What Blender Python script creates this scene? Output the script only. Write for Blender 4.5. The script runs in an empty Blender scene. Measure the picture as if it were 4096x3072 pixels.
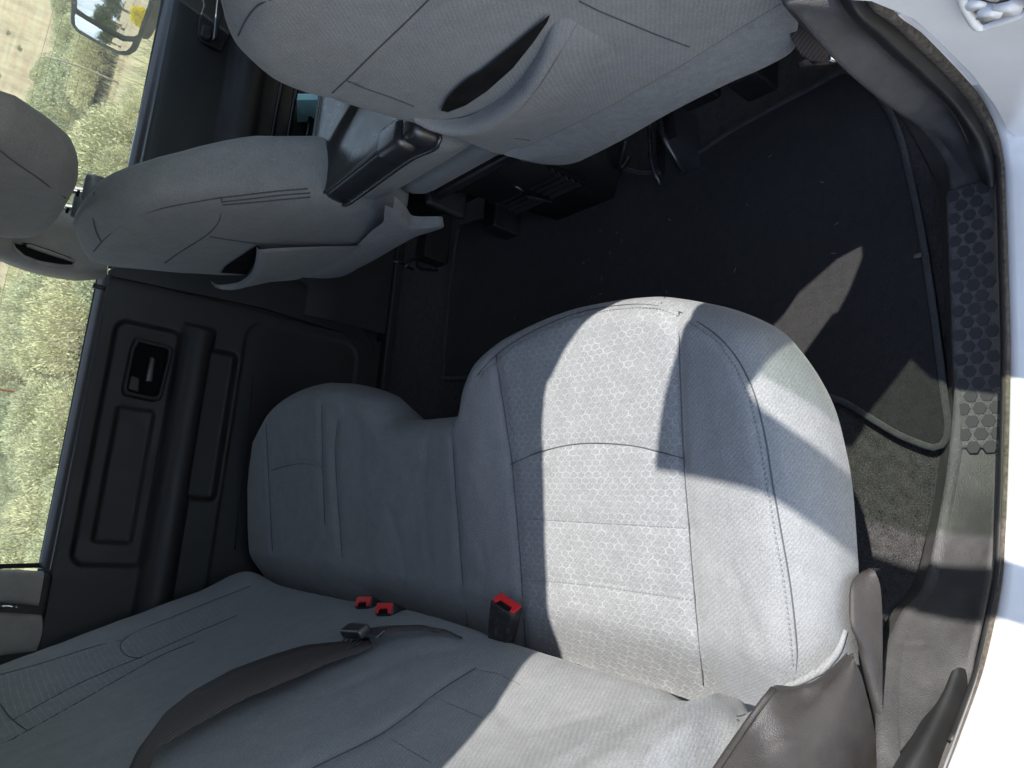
import bpy, bmesh, math, random
from mathutils import Vector, Matrix, noise
from mathutils.bvhtree import BVHTree
random.seed(7)
S = bpy.context.scene
COL = S.collection
R = math.radians

# ------------------------------------------------------------ camera, sky, sun, exposure
cam = bpy.data.cameras.new('camera')
cam.sensor_fit = 'HORIZONTAL'; cam.sensor_width = 36.0
cam.lens = 36.0*2895/4096; cam.clip_start = .02; cam.clip_end = 2000
co = bpy.data.objects.new('camera', cam); COL.objects.link(co)
# columns: image right (world, mostly down), image up (mostly truck forward), backwards
co.matrix_world = Matrix(((.0766921, .976859, -.1996616, 0), (-.6415033, -.1049547, -.7599066, 0),
                          (-.7632794, .1863325, .6186153, 1.05), (0, 0, 0, 1)))
S.camera = co
SUN = Vector((-.25, .38, -1)).normalized()          # the way the sunlight travels
W = bpy.data.worlds.new('World'); S.world = W; W.use_nodes = True
nt = W.node_tree; sk = nt.nodes.new('ShaderNodeTexSky'); sk.sky_type = 'NISHITA'; sk.sun_disc = False
sk.sun_elevation = math.asin(-SUN.z); sk.sun_rotation = math.atan2(-SUN.x, -SUN.y)
sk.altitude = 1500; sk.dust_density = .6
hs = nt.nodes.new('ShaderNodeHueSaturation'); hs.inputs['Saturation'].default_value = .72
nt.links.new(sk.outputs[0], hs.inputs['Color']); nt.links.new(hs.outputs[0], nt.nodes['Background'].inputs[0]); nt.nodes['Background'].inputs[1].default_value = .15
sl = bpy.data.lights.new('sun', 'SUN'); sl.energy = 2.7; sl.angle = R(.53); sl.color = (1, .955, .89)
so = bpy.data.objects.new('sun', sl); COL.objects.link(so)
so.rotation_euler = SUN.to_track_quat('-Z', 'Y').to_euler(); so.location = (3, -3, 8)
S.view_settings.view_transform = 'Standard'; S.view_settings.look = 'None'
S.view_settings.exposure = 1.9; S.view_settings.gamma = 1

# ------------------------------------------------------------ materials
class NB:
    def __init__(s, name):
        s.m = bpy.data.materials.new(name); s.m.use_nodes = True; s.t = s.m.node_tree
        s.b = s.t.nodes['Principled BSDF']; s.out = s.t.nodes['Material Output']
    def n(s, ty, **k):
        x = s.t.nodes.new(ty)
        for a, v in k.items(): setattr(x, a, v)
        return x
    def L(s, a, b): s.t.links.new(a, b)
    def val(s, sock, v):
        if hasattr(v, 'is_output'): s.L(v, sock)
        else: sock.default_value = v
    def math(s, op, a, b=None, c=None, clamp=False):
        x = s.n('ShaderNodeMath', operation=op, use_clamp=clamp); s.val(x.inputs[0], a)
        if b is not None: s.val(x.inputs[1], b)
        if c is not None: s.val(x.inputs[2], c)
        return x.outputs[0]
    def vm(s, op, a, b=None, out=0):
        x = s.n('ShaderNodeVectorMath', operation=op); s.val(x.inputs[0], a)
        if b is not None: s.val(x.inputs[1], b)
        return x.outputs[out]
    def co(s, kind='Object'): return s.n('ShaderNodeTexCoord').outputs[kind]
    def noise(s, scale, detail=2, vec=None, rough=.5):
        x = s.n('ShaderNodeTexNoise'); x.inputs['Scale'].default_value = scale; x.inputs['Detail'].default_value = detail
        x.inputs['Roughness'].default_value = rough
        s.L(vec if vec is not None else s.co(), x.inputs['Vector']); return x.outputs['Fac']
    def ramp(s, f, lo, hi, a, b):
        x = s.n('ShaderNodeMapRange'); s.L(f, x.inputs[0]); x.inputs[1].default_value = lo; x.inputs[2].default_value = hi
        x.inputs[3].default_value = a; x.inputs[4].default_value = b; return x.outputs[0]
    def mix(s, f, a, b):
        x = s.n('ShaderNodeMix', data_type='RGBA'); s.val(x.inputs[0], f)
        for i, v in ((6, a), (7, b)):
            if hasattr(v, 'is_output'): s.L(v, x.inputs[i])
            else: x.inputs[i].default_value = (*v, 1)
        return x.outputs[2]
    def bump(s, h, strength, dist):
        x = s.n('ShaderNodeBump'); x.inputs['Strength'].default_value = strength; x.inputs['Distance'].default_value = dist
        s.L(h, x.inputs['Height']); s.L(x.outputs[0], s.b.inputs['Normal']); return x
    def set(s, color=None, rough=None, spec=None, metal=None, sheen=None, coat=None):
        I = s.b.inputs
        if color is not None:
            if hasattr(color, 'is_output'): s.L(color, I['Base Color'])
            else: I['Base Color'].default_value = (*color, 1)
        if rough is not None: s.val(I['Roughness'], rough)
        if spec is not None: I['Specular IOR Level'].default_value = spec
        if metal is not None: I['Metallic'].default_value = metal
        if sheen: I['Sheen Weight'].default_value = sheen; I['Sheen Roughness'].default_value = .4
        if coat: I['Coat Weight'].default_value = coat; I['Coat Roughness'].default_value = .05
        return s

def sc(c, k): return tuple(min(1, x*k) for x in c)
WV = .11
def weave(b, v=None, s1=640):
    """fine woven grain, used as bump height and slight colour change"""
    v = v if v is not None else b.co()
    w1 = b.n('ShaderNodeTexWave', bands_direction='DIAGONAL'); w1.inputs['Scale'].default_value = s1*.16; w1.inputs['Distortion'].default_value = 1.2
    w1.inputs['Detail'].default_value = 1; w1.inputs['Detail Scale'].default_value = 3
    b.L(v, w1.inputs['Vector'])
    n1 = b.noise(s1, 2, v)
    return b.math('ADD', b.math('MULTIPLY', w1.outputs['Fac'], WV), b.math('MULTIPLY', n1, .85))
def fabric(name, c, ins=None, hexes=None, seamdark=.82):
    """grey twill; ins = (y0, dy0, y1, dy1): a lighter insert between two straight seams, with a woven honeycomb"""
    b = NB(name); v = b.co(); w = weave(b, v)
    big = b.noise(9, 3, v)
    blot = b.ramp(b.noise(38, 4, v, .65), .35, .7, .93, 1.05)
    col = b.mix(b.ramp(w, .35, .75, 0, 1), sc(c, .72), sc(c, 1.22))
    col = b.mix(b.ramp(big, .35, .7, 0, .35), col, sc((c[0]*1.02, c[1]*.99, c[2]*.95), 1.07))
    h = w
    if ins or hexes:
        # honeycomb: two offset lattices, nearest cell centre
        # cs: cell size, plane axes picked by a mapping
        p = b.n('ShaderNodeMapping'); b.L(v, p.inputs[0]); p.inputs['Scale'].default_value = hexes['scale']; p.inputs['Rotation'].default_value = hexes.get('rot', (0, 0, 0))
        wob = b.n('ShaderNodeVectorMath', operation='MULTIPLY_ADD'); nn = b.n('ShaderNodeTexNoise'); nn.inputs['Scale'].default_value = 160; b.L(v, nn.inputs['Vector'])
        b.L(nn.outputs['Color'], wob.inputs[0]); wob.inputs[1].default_value = (.22, .22, 0); b.L(p.outputs[0], wob.inputs[2])
        q = b.vm('MULTIPLY', wob.outputs[0], (1, 1, 0)); r = (1, 1.7320508, 1); hf = (.5, .8660254, 0)
        q = b.vm('ADD', q, (500, 866.0254, 0))
        a_ = b.vm('SUBTRACT', b.vm('MODULO', q, r), hf); c_ = b.vm('SUBTRACT', b.vm('MODULO', b.vm('SUBTRACT', q, hf), r), hf)
        da = b.vm('DOT_PRODUCT', a_, a_, 1); dc = b.vm('DOT_PRODUCT', c_, c_, 1)
        pick = b.math('LESS_THAN', da, dc)
        mx = b.n('ShaderNodeMix', data_type='VECTOR'); b.L(pick, mx.inputs[0]); b.L(c_, mx.inputs[4]); b.L(a_, mx.inputs[5])
        g = b.vm('ABSOLUTE', mx.outputs[1]); gx = b.n('ShaderNodeSeparateXYZ'); b.L(g, gx.inputs[0])
        d = b.math('MAXIMUM', gx.outputs[0], b.vm('DOT_PRODUCT', g, (.5, .8660254, 0), 1))
        line = b.ramp(d, .37, .49, 0, 1)
        frag = b.ramp(b.noise(75, 3, v, .7), .36, .62, .0, 1)
        line = b.math('MULTIPLY', line, frag)
        sx = b.n('ShaderNodeSeparateXYZ'); b.L(v, sx.inputs[0])
        if ins:
            lo = b.math('SUBTRACT', sx.outputs[1], b.math('MULTIPLY_ADD', sx.outputs[0], ins[1], ins[0]))
            hi = b.math('SUBTRACT', sx.outputs[1], b.math('MULTIPLY_ADD', sx.outputs[0], ins[3], ins[2]))
            msk = b.math('MULTIPLY', b.math('GREATER_THAN', lo, 0), b.math('LESS_THAN', hi, 0))
        else: msk = 1.0
        cell = b.mix(b.ramp(w, .3, .9, 0, 1), sc(c, .86), sc(c, 1.12))
        cell = b.mix(b.ramp(w, .35, .75, 0, 1), sc(c, .74), sc(c, 1.18)); hc = b.mix(line, cell, sc(c, 1.27))
        col = b.mix(msk, col, hc)
        h = b.math('ADD', w, b.math('MULTIPLY', b.math('MULTIPLY', line, msk), .8))
    cm = b.n('ShaderNodeMix', data_type='RGBA', blend_type='MULTIPLY'); cm.inputs[0].default_value = 1
    b.L(col, cm.inputs[6]); b.L(blot, cm.inputs[7])
    w2 = b.noise(22, 3, v, .55); w3 = b.noise(70, 2, v)
    h = b.math('ADD', b.math('MULTIPLY', h, .5), b.math('ADD', b.math('MULTIPLY', w2, 1.0), b.math('MULTIPLY', w3, .8)))
    b.bump(h, .5, .0016)
    b.set(cm.outputs[2], .92, .2, sheen=.1)
    return b.m
def felt(name, c, s1=700, amt=.5, spark=0):
    b = NB(name); v = b.co(); n1 = b.noise(s1, 3, v, .7); n2 = b.noise(s1*.12, 3, v, .6)
    f = b.math('ADD', b.math('MULTIPLY', n1, .7), b.math('MULTIPLY', n2, .3))
    col = b.mix(b.ramp(f, .36, .66, 0, 1), sc(c, 1-amt), sc(c, 1+amt))
    if spark:
        col = b.mix(b.ramp(b.noise(s1*1.9, 1, v), .66, .74, 0, 1), col, spark)
    b.bump(n1, .8, .003); b.set(col, .95, .18, sheen=.12); return b.m
def plastic(name, c, rough=.5, grain=420, bump=.35, dust=0., dustc=(.32, .27, .2), spec=.5):
    b = NB(name); v = b.co()
    vo = b.n('ShaderNodeTexVoronoi', feature='DISTANCE_TO_EDGE'); vo.inputs['Scale'].default_value = grain; b.L(v, vo.inputs['Vector'])
    g = b.ramp(vo.outputs[0], 0, .25, 0, 1)
    n = b.noise(14, 4, v, .65)
    col = b.mix(b.ramp(n, .35, .7, 0, 1), sc(c, .85), sc(c, 1.2))
    if dust:
        dn = b.noise(30, 5, v, .7)
        col = b.mix(b.math('MULTIPLY', b.ramp(dn, .45, .75, 0, dust), b.ramp(g, 0, 1, 1.0, .55)), col, dustc)
    b.bump(g, bump, .0012)
    b.set(col, b.ramp(n, .3, .7, rough-.07, rough+.1), spec); return b.m
def plain(name, c, rough=.5, metal=0, spec=.5, coat=0, var=.08):
    b = NB(name); n = b.noise(25, 3)
    b.set(b.mix(b.ramp(n, .3, .7, 0, 1), sc(c, 1-var), sc(c, 1+var)), rough, spec, metal, coat=coat); return b.m
def glass(name, tint, refl=1.0, dust=0.):
    b = NB(name); t = b.t; t.nodes.remove(b.b)
    tr = b.n('ShaderNodeBsdfTransparent'); tr.inputs[0].default_value = (*tint, 1)
    gl = b.n('ShaderNodeBsdfGlossy'); gl.inputs['Roughness'].default_value = .01
    fr = b.n('ShaderNodeLayerWeight'); f5 = b.math('MULTIPLY_ADD', b.math('POWER', fr.outputs['Facing'], 5.0), .9, .04)
    mx = b.n('ShaderNodeMixShader'); b.L(b.math('MULTIPLY', f5, refl), mx.inputs[0]); b.L(tr.outputs[0], mx.inputs[1]); b.L(gl.outputs[0], mx.inputs[2])
    o = mx.outputs[0]
    if dust:
        v = b.co(); mp = b.n('ShaderNodeMapping'); b.L(v, mp.inputs[0]); mp.inputs['Scale'].default_value = (1, 1, .12); mp.inputs['Rotation'].default_value = (0, .35, 0)
        n = b.noise(60, 5, mp.outputs[0], .7)
        df = b.n('ShaderNodeBsdfDiffuse'); df.inputs[0].default_value = (.75, .72, .62, 1)
        m2 = b.n('ShaderNodeMixShader'); b.L(b.ramp(n, .4, .75, dust*.3, dust), m2.inputs[0]); b.L(o, m2.inputs[1]); b.L(df.outputs[0], m2.inputs[2]); o = m2.outputs[0]
    b.L(o, b.out.inputs['Surface']); return b.m

GREY = (.218, .224, .228)
HX = dict(scale=(1/.0165, 1/.0125, 1))
M = {}
M['fab'] = fabric('grey_twill', GREY)
WV = .0
M['fab2'] = fabric('grey_twill_fine', GREY)
WV = .11
M['cush'] = fabric('grey_cushion_cloth', GREY, ins=(.5045, -.02, .806, -.005), hexes=dict(scale=(1/.0084, 1/.0135, 1), rot=(0, 0, math.pi/2)))
M['backf'] = fabric('grey_backrest_cloth', GREY, ins=(1.92, 1.6, 1.516, -.57), hexes=dict(scale=(1, 1/.0148, 1/.0092), rot=(math.pi/2, 0, math.pi/2)))
M['belt_line'] = plain('satin_black_plastic', (.03, .031, .034), .3, spec=.9)
M['gloss'] = plain('glossy_black_plastic', (.008, .008, .009), .15)
M['felt'] = felt('grey_felt', (.255, .26, .265), 600, .3)
M['felt_dark'] = felt('black_pocket_lining', (.011, .011, .011), 500, .4)
M['grey_plastic'] = plain('grey_plastic', (.10, .105, .115), .4)
M['lining'] = plain('shaded_pocket_lining', (.012, .012, .0125), .95, spec=.05, var=.4)  # near-black: pocket lining with the mouth's shade put into its colour
M['carpet'] = felt('black_carpet', (.042, .0405, .041), 520, .8, spark=(.17, .165, .16))
M['mat'] = felt('black_mat_pile', (.022, .0218, .0235), 620, .4, spark=(.06, .058, .058))
M['bind'] = felt('mat_binding', (.05, .052, .054), 500, .4)
M['blk'] = plastic('black_plastic', (.009, .009, .0095), .5)
M['door'] = plastic('charcoal_door_plastic', (.0145, .0145, .0155), .55, 500, .2)
M['trim'] = plastic('worn_black_trim', (.062, .061, .062), .55, 420, .4, dust=.12, dustc=(.34, .32, .28))
M['brown'] = plastic('warm_dark_plastic', (.026, .023, .022), .58, 520, .22, dust=.05)
M['pad'] = plain('smooth_black_pad', (.028, .028, .032), .6)
M['plate'] = plastic('scuffed_plate', (.10, .10, .107), .55, 340, .8, dust=.2)
M['rub'] = plain('rubber_seal', (.018, .018, .018), .55, var=.3)
M['dusty'] = felt('dusty_rubber', (.12, .1, .08), 150, .5)
M['paint'] = plain('white_paint', (.78, .79, .8), .3, coat=.8, var=.03)
M['light'] = plastic('light_grey_trim', (.2, .19, .175), .6, 600, .15)
M['head'] = plain('headliner_cloth', (.2, .19, .18), .9, spec=.1)
M['vinyl'] = plastic('black_vinyl', (.02, .021, .024), .30, 500, .05, spec=1.0)
M['chrome'] = plain('polished_chrome', (.75, .76, .78), .12, 1)
M['steel'] = plain('dull_steel', (.16, .16, .17), .35, 1)
M['red'] = plain('red_plastic', (.5, .015, .02), .38)
M['seam'] = plain('dark_seam_thread', (.075, .08, .086), .95, spec=.1)
M['stitch'] = plain('grey_thread', (.175, .18, .185), .95, spec=.1)
M['slot'] = plain('black_gap', (.006, .006, .006), .9, spec=.1)
M['pane'] = glass('clear_window_glass', (.88, .90, .86), .55, dust=.36)
M['tint'] = glass('green_tinted_glass', (.78, .82, .76), 1.0)
M['shield'] = glass('windscreen_glass', (.58, .62, .61), .8)
M['mirror'] = plain('mirror_glass', (.85, .87, .9), .01, 1, var=0)
M['cyan'] = plain('light_blue_surface', (.5, .92, .98), .6)
M['trim2'] = M['trim']
b = NB('seat_belt_webbing'); v = b.co(); w = b.n('ShaderNodeTexWave', bands_direction='DIAGONAL'); w.inputs['Scale'].default_value = 85; b.L(v, w.inputs['Vector'])
n = b.noise(900, 2, v); f = b.math('ADD', b.math('MULTIPLY', w.outputs['Fac'], .6), b.math('MULTIPLY', n, .4))
b.bump(f, .6, .001); b.set(b.mix(f, (.026, .0215, .0205), (.085, .072, .069)), .8, .3); M['belt'] = b.m
b = NB('scuffed_buckle_plastic'); v = b.co(); n = b.noise(90, 6, v, .8); b.set(b.mix(b.ramp(n, .52, .78, 0, .7), (.015, .015, .016), (.16, .15, .14)), .5, .4); M['buck'] = b.m

# ------------------------------------------------------------ mesh helpers
def link(name, me, mat=None, parent=None):
    o = bpy.data.objects.new(name, me); COL.objects.link(o)
    if mat is not None: me.materials.append(M[mat] if isinstance(mat, str) else mat)
    if parent: o.parent = parent
    return o
def mk(name, verts, faces, mat, parent=None, smooth=True):
    me = bpy.data.meshes.new(name); me.from_pydata([tuple(v) for v in verts], [], faces); me.update()
    bm = bmesh.new(); bm.from_mesh(me); bmesh.ops.recalc_face_normals(bm, faces=bm.faces); bm.to_mesh(me); bm.free()
    for p in me.polygons: p.use_smooth = smooth
    return link(name, me, mat, parent)
def thing(name, label, cat, loc=(0, 0, 0), group=None):
    o = bpy.data.objects.new(name, None); COL.objects.link(o); o['label'] = label; o['category'] = cat
    if group: o['group'] = group
    o.empty_display_size = .1
    return o
def cr(P, n, closed=False):
    """Catmull-Rom through P, resampled to n points evenly along its length"""
    P = [Vector(p) for p in P]
    if len(P) < 2: return P*n
    Q = []
    N = len(P); rng = N if closed else N-1
    for i in range(rng):
        if closed: p0, p1, p2, p3 = P[i-1], P[i], P[(i+1) % N], P[(i+2) % N]
        else:
            p1, p2 = P[i], P[i+1]; p0 = P[i-1] if i else p1*2-p2; p3 = P[i+2] if i+2 < N else p2*2-p1
        for k in range(12):
            t = k/12; Q.append(.5*((2*p1)+(p2-p0)*t+(2*p0-5*p1+4*p2-p3)*t*t+(3*p1-p0-3*p2+p3)*t**3))
    Q.append(P[0] if closed else P[-1])
    D = [0]
    for a, c in zip(Q[:-1], Q[1:]): D.append(D[-1]+(a-c).length)
    out = []; j = 0
    m = n if closed else n-1
    for i in range(n):
        d = D[-1]*i/m if m else 0
        while j < len(D)-2 and D[j+1] < d: j += 1
        f = (d-D[j])/max(1e-9, D[j+1]-D[j]); out.append(Q[j].lerp(Q[j+1], min(1, max(0, f))))
    return out
def lin(P, n):
    """straight-segment resample"""
    P = [Vector(p) for p in P]; D = [0]
    for a, c in zip(P[:-1], P[1:]): D.append(D[-1]+(a-c).length)
    out = []; j = 0
    for i in range(n):
        d = D[-1]*i/(n-1)
        while j < len(D)-2 and D[j+1] < d: j += 1
        f = (d-D[j])/max(1e-9, D[j+1]-D[j]); out.append(P[j].lerp(P[j+1], f))
    return out
def gridmesh(name, rows, mat, parent=None, smooth=True, thick=0):
    nu, nv = len(rows), len(rows[0]); V = [p for r in rows for p in r]
    F = [(i*nv+j, i*nv+j+1, (i+1)*nv+j+1, (i+1)*nv+j) for i in range(nu-1) for j in range(nv-1)]
    o = mk(name, V, F, mat, parent, smooth)
    if thick:
        s = o.modifiers.new('thickness', 'SOLIDIFY'); s.thickness = abs(thick); s.offset = -1 if thick > 0 else 1
    return o
def rails(name, R_, n, mat, parent=None, curve=True, sub=1, thick=0):
    """skin across a list of rails; sub>1 rounds the cross-section"""
    A = [(cr if curve else lin)(r, n) for r in R_]
    cols = []
    for i in range(n):
        c = [a[i] for a in A]
        cols.append(cr(c, (len(c)-1)*sub+1) if sub > 1 and len(c) > 2 else c)
    return gridmesh(name, cols, mat, parent, thick=thick)
def tube(name, P, r, mat, parent=None, seg=6, closed=False, n=None, smooth=True, taper=None):
    if len(P) < 2: return None
    P = cr(P, n or max(4, len(P)*2), closed); V = []; F = []; N = len(P)
    up_ = Vector((0, 0, 1))
    for i, p in enumerate(P):
        t = (P[(i+1) % N] if closed or i < N-1 else p)-(P[i-1] if closed or i else p)
        t.normalize(); a = t.cross(up_)
        if a.length < .05: a = t.cross(Vector((1, 0, 0)))
        a.normalize(); c = a.cross(t); rr = r*(taper(i/(N-1)) if taper else 1)
        for k in range(seg):
            an = 2*math.pi*k/seg; V.append(p+a*math.cos(an)*rr+c*math.sin(an)*rr)
    for i in range(N if closed else N-1):
        for k in range(seg):
            j = (i+1) % N; F.append((i*seg+k, i*seg+(k+1) % seg, j*seg+(k+1) % seg, j*seg+k))
    if not closed: F += [tuple(range(seg))[::-1], tuple(range((N-1)*seg, N*seg))]
    return mk(name, V, F, mat, parent, smooth)
def loft(name, rings, mat, parent=None, cap=True, smooth=True):
    n = len(rings[0]); V = [p for r in rings for p in r]
    F = [(i*n+k, i*n+(k+1) % n, (i+1)*n+(k+1) % n, (i+1)*n+k) for i in range(len(rings)-1) for k in range(n)]
    if cap: F += [tuple(range(n))[::-1], tuple(range((len(rings)-1)*n, len(rings)*n))]
    return mk(name, V, F, mat, parent, smooth)
def box(name, lo, hi, mat, parent=None, bev=.004, rot=None, at=None, seg=2):
    bm = bmesh.new(); bmesh.ops.create_cube(bm, size=1)
    lo, hi = Vector(lo), Vector(hi)
    for v in bm.verts: v.co = Vector([lo[i]+(v.co[i]+.5)*(hi[i]-lo[i]) for i in range(3)])
    if bev: bmesh.ops.bevel(bm, geom=list(bm.edges), offset=bev, segments=seg, affect='EDGES', profile=.5)
    if rot is not None: bm.transform(rot.to_4x4())
    if at is not None: bm.transform(Matrix.Translation(at))
    me = bpy.data.meshes.new(name); bm.to_mesh(me); bm.free()
    for p in me.polygons: p.use_smooth = bool(bev)
    o = link(name, me, mat, parent)
    if bev: w = o.modifiers.new('wn', 'WEIGHTED_NORMAL'); w.keep_sharp = True
    return o
def prism(name, poly, d, mat, parent=None, bev=.003, seg=2):
    """polygon (3D points, planar) pushed by vector d, edges rounded"""
    bm = bmesh.new(); f = bm.faces.new([bm.verts.new(p) for p in poly]); r = bmesh.ops.extrude_face_region(bm, geom=[f])
    bmesh.ops.translate(bm, vec=Vector(d), verts=[v for v in r['geom'] if isinstance(v, bmesh.types.BMVert)])
    bmesh.ops.recalc_face_normals(bm, faces=bm.faces)
    if bev: bmesh.ops.bevel(bm, geom=list(bm.edges), offset=bev, segments=seg, affect='EDGES', profile=.5)
    me = bpy.data.meshes.new(name); bm.to_mesh(me); bm.free()
    for p in me.polygons: p.use_smooth = bool(bev)
    o = link(name, me, mat, parent)
    if bev: w = o.modifiers.new('wn', 'WEIGHTED_NORMAL'); w.keep_sharp = True
    return o
def sstep(a, c, x):
    t = min(1, max(0, (x-a)/(c-a))); return t*t*(3-2*t)
def segd(p, a, c):
    ab = c-a; t = max(0, min(1, (p-a).dot(ab)/max(1e-12, ab.length_squared))); return (p-(a+ab*t)).length
def coons(B0, B1, L0, L1, nu, nv):
    """B0/B1: u-curves at v=0/1, L0/L1: v-curves at u=0/1 (2D or 3D)"""
    b0, b1 = cr(B0, nu), cr(B1, nu); l0, l1 = cr(L0, nv), cr(L1, nv)
    out = []
    for i in range(nu):
        u = i/(nu-1); row = []
        for j in range(nv):
            v = j/(nv-1)
            row.append(b0[i]*(1-v)+b1[i]*v+l0[j]*(1-u)+l1[j]*u-(b0[0]*(1-u)*(1-v)+b0[-1]*u*(1-v)+b1[0]*(1-u)*v+b1[-1]*u*v))
        out.append(row)
    return out
def pad(name, B0, B1, L0, L1, nu, nv, frame, top, rh, rv, skirt, inset, mat, parent, rollsides='BbLl', grooves=(), wrinkle=None):
    """upholstered pad: outline in (a, b), height along the frame's third axis, edges rolled down, side walls of depth skirt"""
    o, ea, eb, en = [Vector(x) for x in frame]
    G = coons([(x, y, 0) for x, y in B0], [(x, y, 0) for x, y in B1], [(x, y, 0) for x, y in L0], [(x, y, 0) for x, y in L1], nu, nv)
    E = []
    if 'B' in rollsides: E += [G[i][0] for i in range(nu)]+[None]
    if 'b' in rollsides: E += [G[i][-1] for i in range(nu)]+[None]
    if 'L' in rollsides: E += list(G[0])+[None]
    if 'l' in rollsides: E += list(G[-1])+[None]
    segs = [(a, c) for a, c in zip(E[:-1], E[1:]) if a is not None and c is not None]
    gr = [([Vector((x, y, 0)) for x, y in g], dep, wid) for g, dep, wid in grooves if len(g) > 1]
    rows = []
    for i in range(nu):
        r = []
        for j in range(nv):
            p = G[i][j]; d = 9
            for a, c in segs[::1]:
                if abs(a.x-p.x) < rh*2.2 and abs(a.y-p.y) < rh*2.2:
                    q = segd(p, a, c)
                    if q < d: d = q
            h = top(p.x, p.y)
            if d < rh: h -= rv*(1-math.sqrt(max(0, 1-(1-d/rh)**2)))
            for g, dep, wid in gr:
                dd = min(segd(p, a, c) for a, c in zip(g[:-1], g[1:]))
                if dd < wid*3: h -= dep*math.exp(-(dd/wid)**2)
            if wrinkle: h += wrinkle(p.x, p.y)
            r.append(o+ea*p.x+eb*p.y+en*h)
        rows.append(r)
    V = [p for r in rows for p in r]
    F = [(i*nv+j, i*nv+j+1, (i+1)*nv+j+1, (i+1)*nv+j) for i in range(nu-1) for j in range(nv-1)]
    # side walls all round
    loop = [(i, 0) for i in range(nu)]+[(nu-1, j) for j in range(1, nv)]+[(i, nv-1) for i in range(nu-2, -1, -1)]+[(0, j) for j in range(nv-2, 0, -1)]
    cen = sum((G[i][j] for i, j in loop), Vector())/len(loop)
    base = [i*nv+j for i, j in loop]; prev = base
    for k in (1, 2, 3):
        cur = []
        for (i, j) in loop:
            p = G[i][j]; inw = (cen-p); inw = inw/max(1e-6, inw.length)*inset*(k/3)
            V.append(rows[i][j]+ea*inw.x+eb*inw.y-en*skirt*k/3); cur.append(len(V)-1)
        n = len(loop)
        F += [(prev[q], cur[q], cur[(q+1) % n], prev[(q+1) % n]) for q in range(n)]; prev = cur
    me = mk(name, V, F, mat, parent)
    return me
def seam(P, parent, r=.0008, mat='seam', name='seam'):
    if len(P) < 2: return
    P = [Vector(p) for p in P]
    for _ in range(1): P = [P[0]]+[(P[i-1]+P[i]*2+P[i+1])/4 for i in range(1, len(P)-1)]+[P[-1]]
    tube(name, P, r, mat, parent, 5)
def stitches(P, parent, r=.0009, pitch=.0052, name='stitching'):
    """a row of short thread stitches in one mesh"""
    if len(P) < 2: return
    L = sum((Vector(a)-Vector(c)).length for a, c in zip(P[:-1], P[1:])); n = max(4, int(L/pitch)); Q = cr(P, n*2); V = []; F = []
    for i in range(0, len(Q)-1, 2):
        a, c = Q[i], Q[i+1]; t = (c-a).normalized(); s = t.cross(Vector((0, 0, 1))).normalized()*r; u = Vector((0, 0, 1))*r*1.2; k = len(V)
        for p in (a, c): V += [p+s, p+u, p-s, p-u]
        F += [(k, k+1, k+5, k+4), (k+1, k+2, k+6, k+5), (k+2, k+3, k+7, k+6), (k+3, k, k+4, k+7), (k+3, k+2, k+1, k), (k+4, k+5, k+6, k+7)]
    mk(name, V, F, 'stitch', parent)
# ------------------------------------------------------------ the truck: floor, sill, pillars, shell
T = thing('pickup_truck', 'white crew cab pickup truck with dark carpet and one rear door open', 'pickup truck')
bm_ = [(x/50*1.9-.55, y/60*1.75+.30) for x in range(51) for y in range(61)]
fr_ = []
for i in range(61):
    r = []
    for j in range(61):
        x = -.55+2.1*i/60; y = .335+1.565*j/60
        z = .03*math.exp(-((y-1.06)/.12)**2)*sstep(.66, .8, x)
        z += .18*sstep(1.80, 1.9, y)*sstep(.62, .50, x)*0
        z += .0015*noise.noise((x*14, y*14, 0))
        r.append(Vector((x, y, z)))
    fr_.append(r)
gridmesh('floor_carpet', fr_, 'carpet', T)

# sill and B pillar trim, seal and painted flange: rails run from the pillar down, along the sill
rI = [(0.6336,0.345,0.4509),(0.5554,0.345,0.4506),(0.5525,0.345,0.4249),(0.5435,0.345,0.3698),(0.5418,0.345,0.3064),(0.5496,0.345,0.2017),(0.5613,0.345,0.1102),(0.5542,0.345,0.0367)]+[(0.5021,0.3382,0.03),(0.3795,0.3383,0.03),(0.2765,0.3396,0.03),(0.1779,0.3466,0.03),(0.1139,0.3556,0.03),(0.0663,0.3647,0.03)]+[(0.0063,0.3741,0.04)]+[(-0.0338,0.3771,0.07)]+[(-0.0576,0.3814,0.11)]+[(-0.0939,0.375,0.17)]+[(-0.1225,0.3615,0.22)]+[(-0.153,0.343,0.27)]+[(-0.1864,0.3249,0.31)]+[(-0.2307,0.2941,0.38)]
rM = [(0.6231,0.31,0.4312),(0.556,0.31,0.415),(0.5544,0.31,0.3215),(0.5651,0.31,0.1863),(0.5639,0.31,0.1081),(0.5421,0.31,0.0683)]+[(0.4999,0.3133,0.033),(0.4074,0.313,0.033),(0.2724,0.3163,0.033),(0.1759,0.3221,0.033)]+[(0.0817,0.3276,0.042)]+[(0.0147,0.3294,0.065)]+[(-0.0371,0.3296,0.095)]+[(-0.0714,0.326,0.135)]+[(-0.1025,0.3207,0.175)]+[(-0.1242,0.3154,0.205)]+[(-0.1448,0.3153,0.24)]+[(-0.1704,0.3173,0.28)]+[(-0.1855,0.319,0.305)]+[(-0.2349,0.3062,0.38)]
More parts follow.
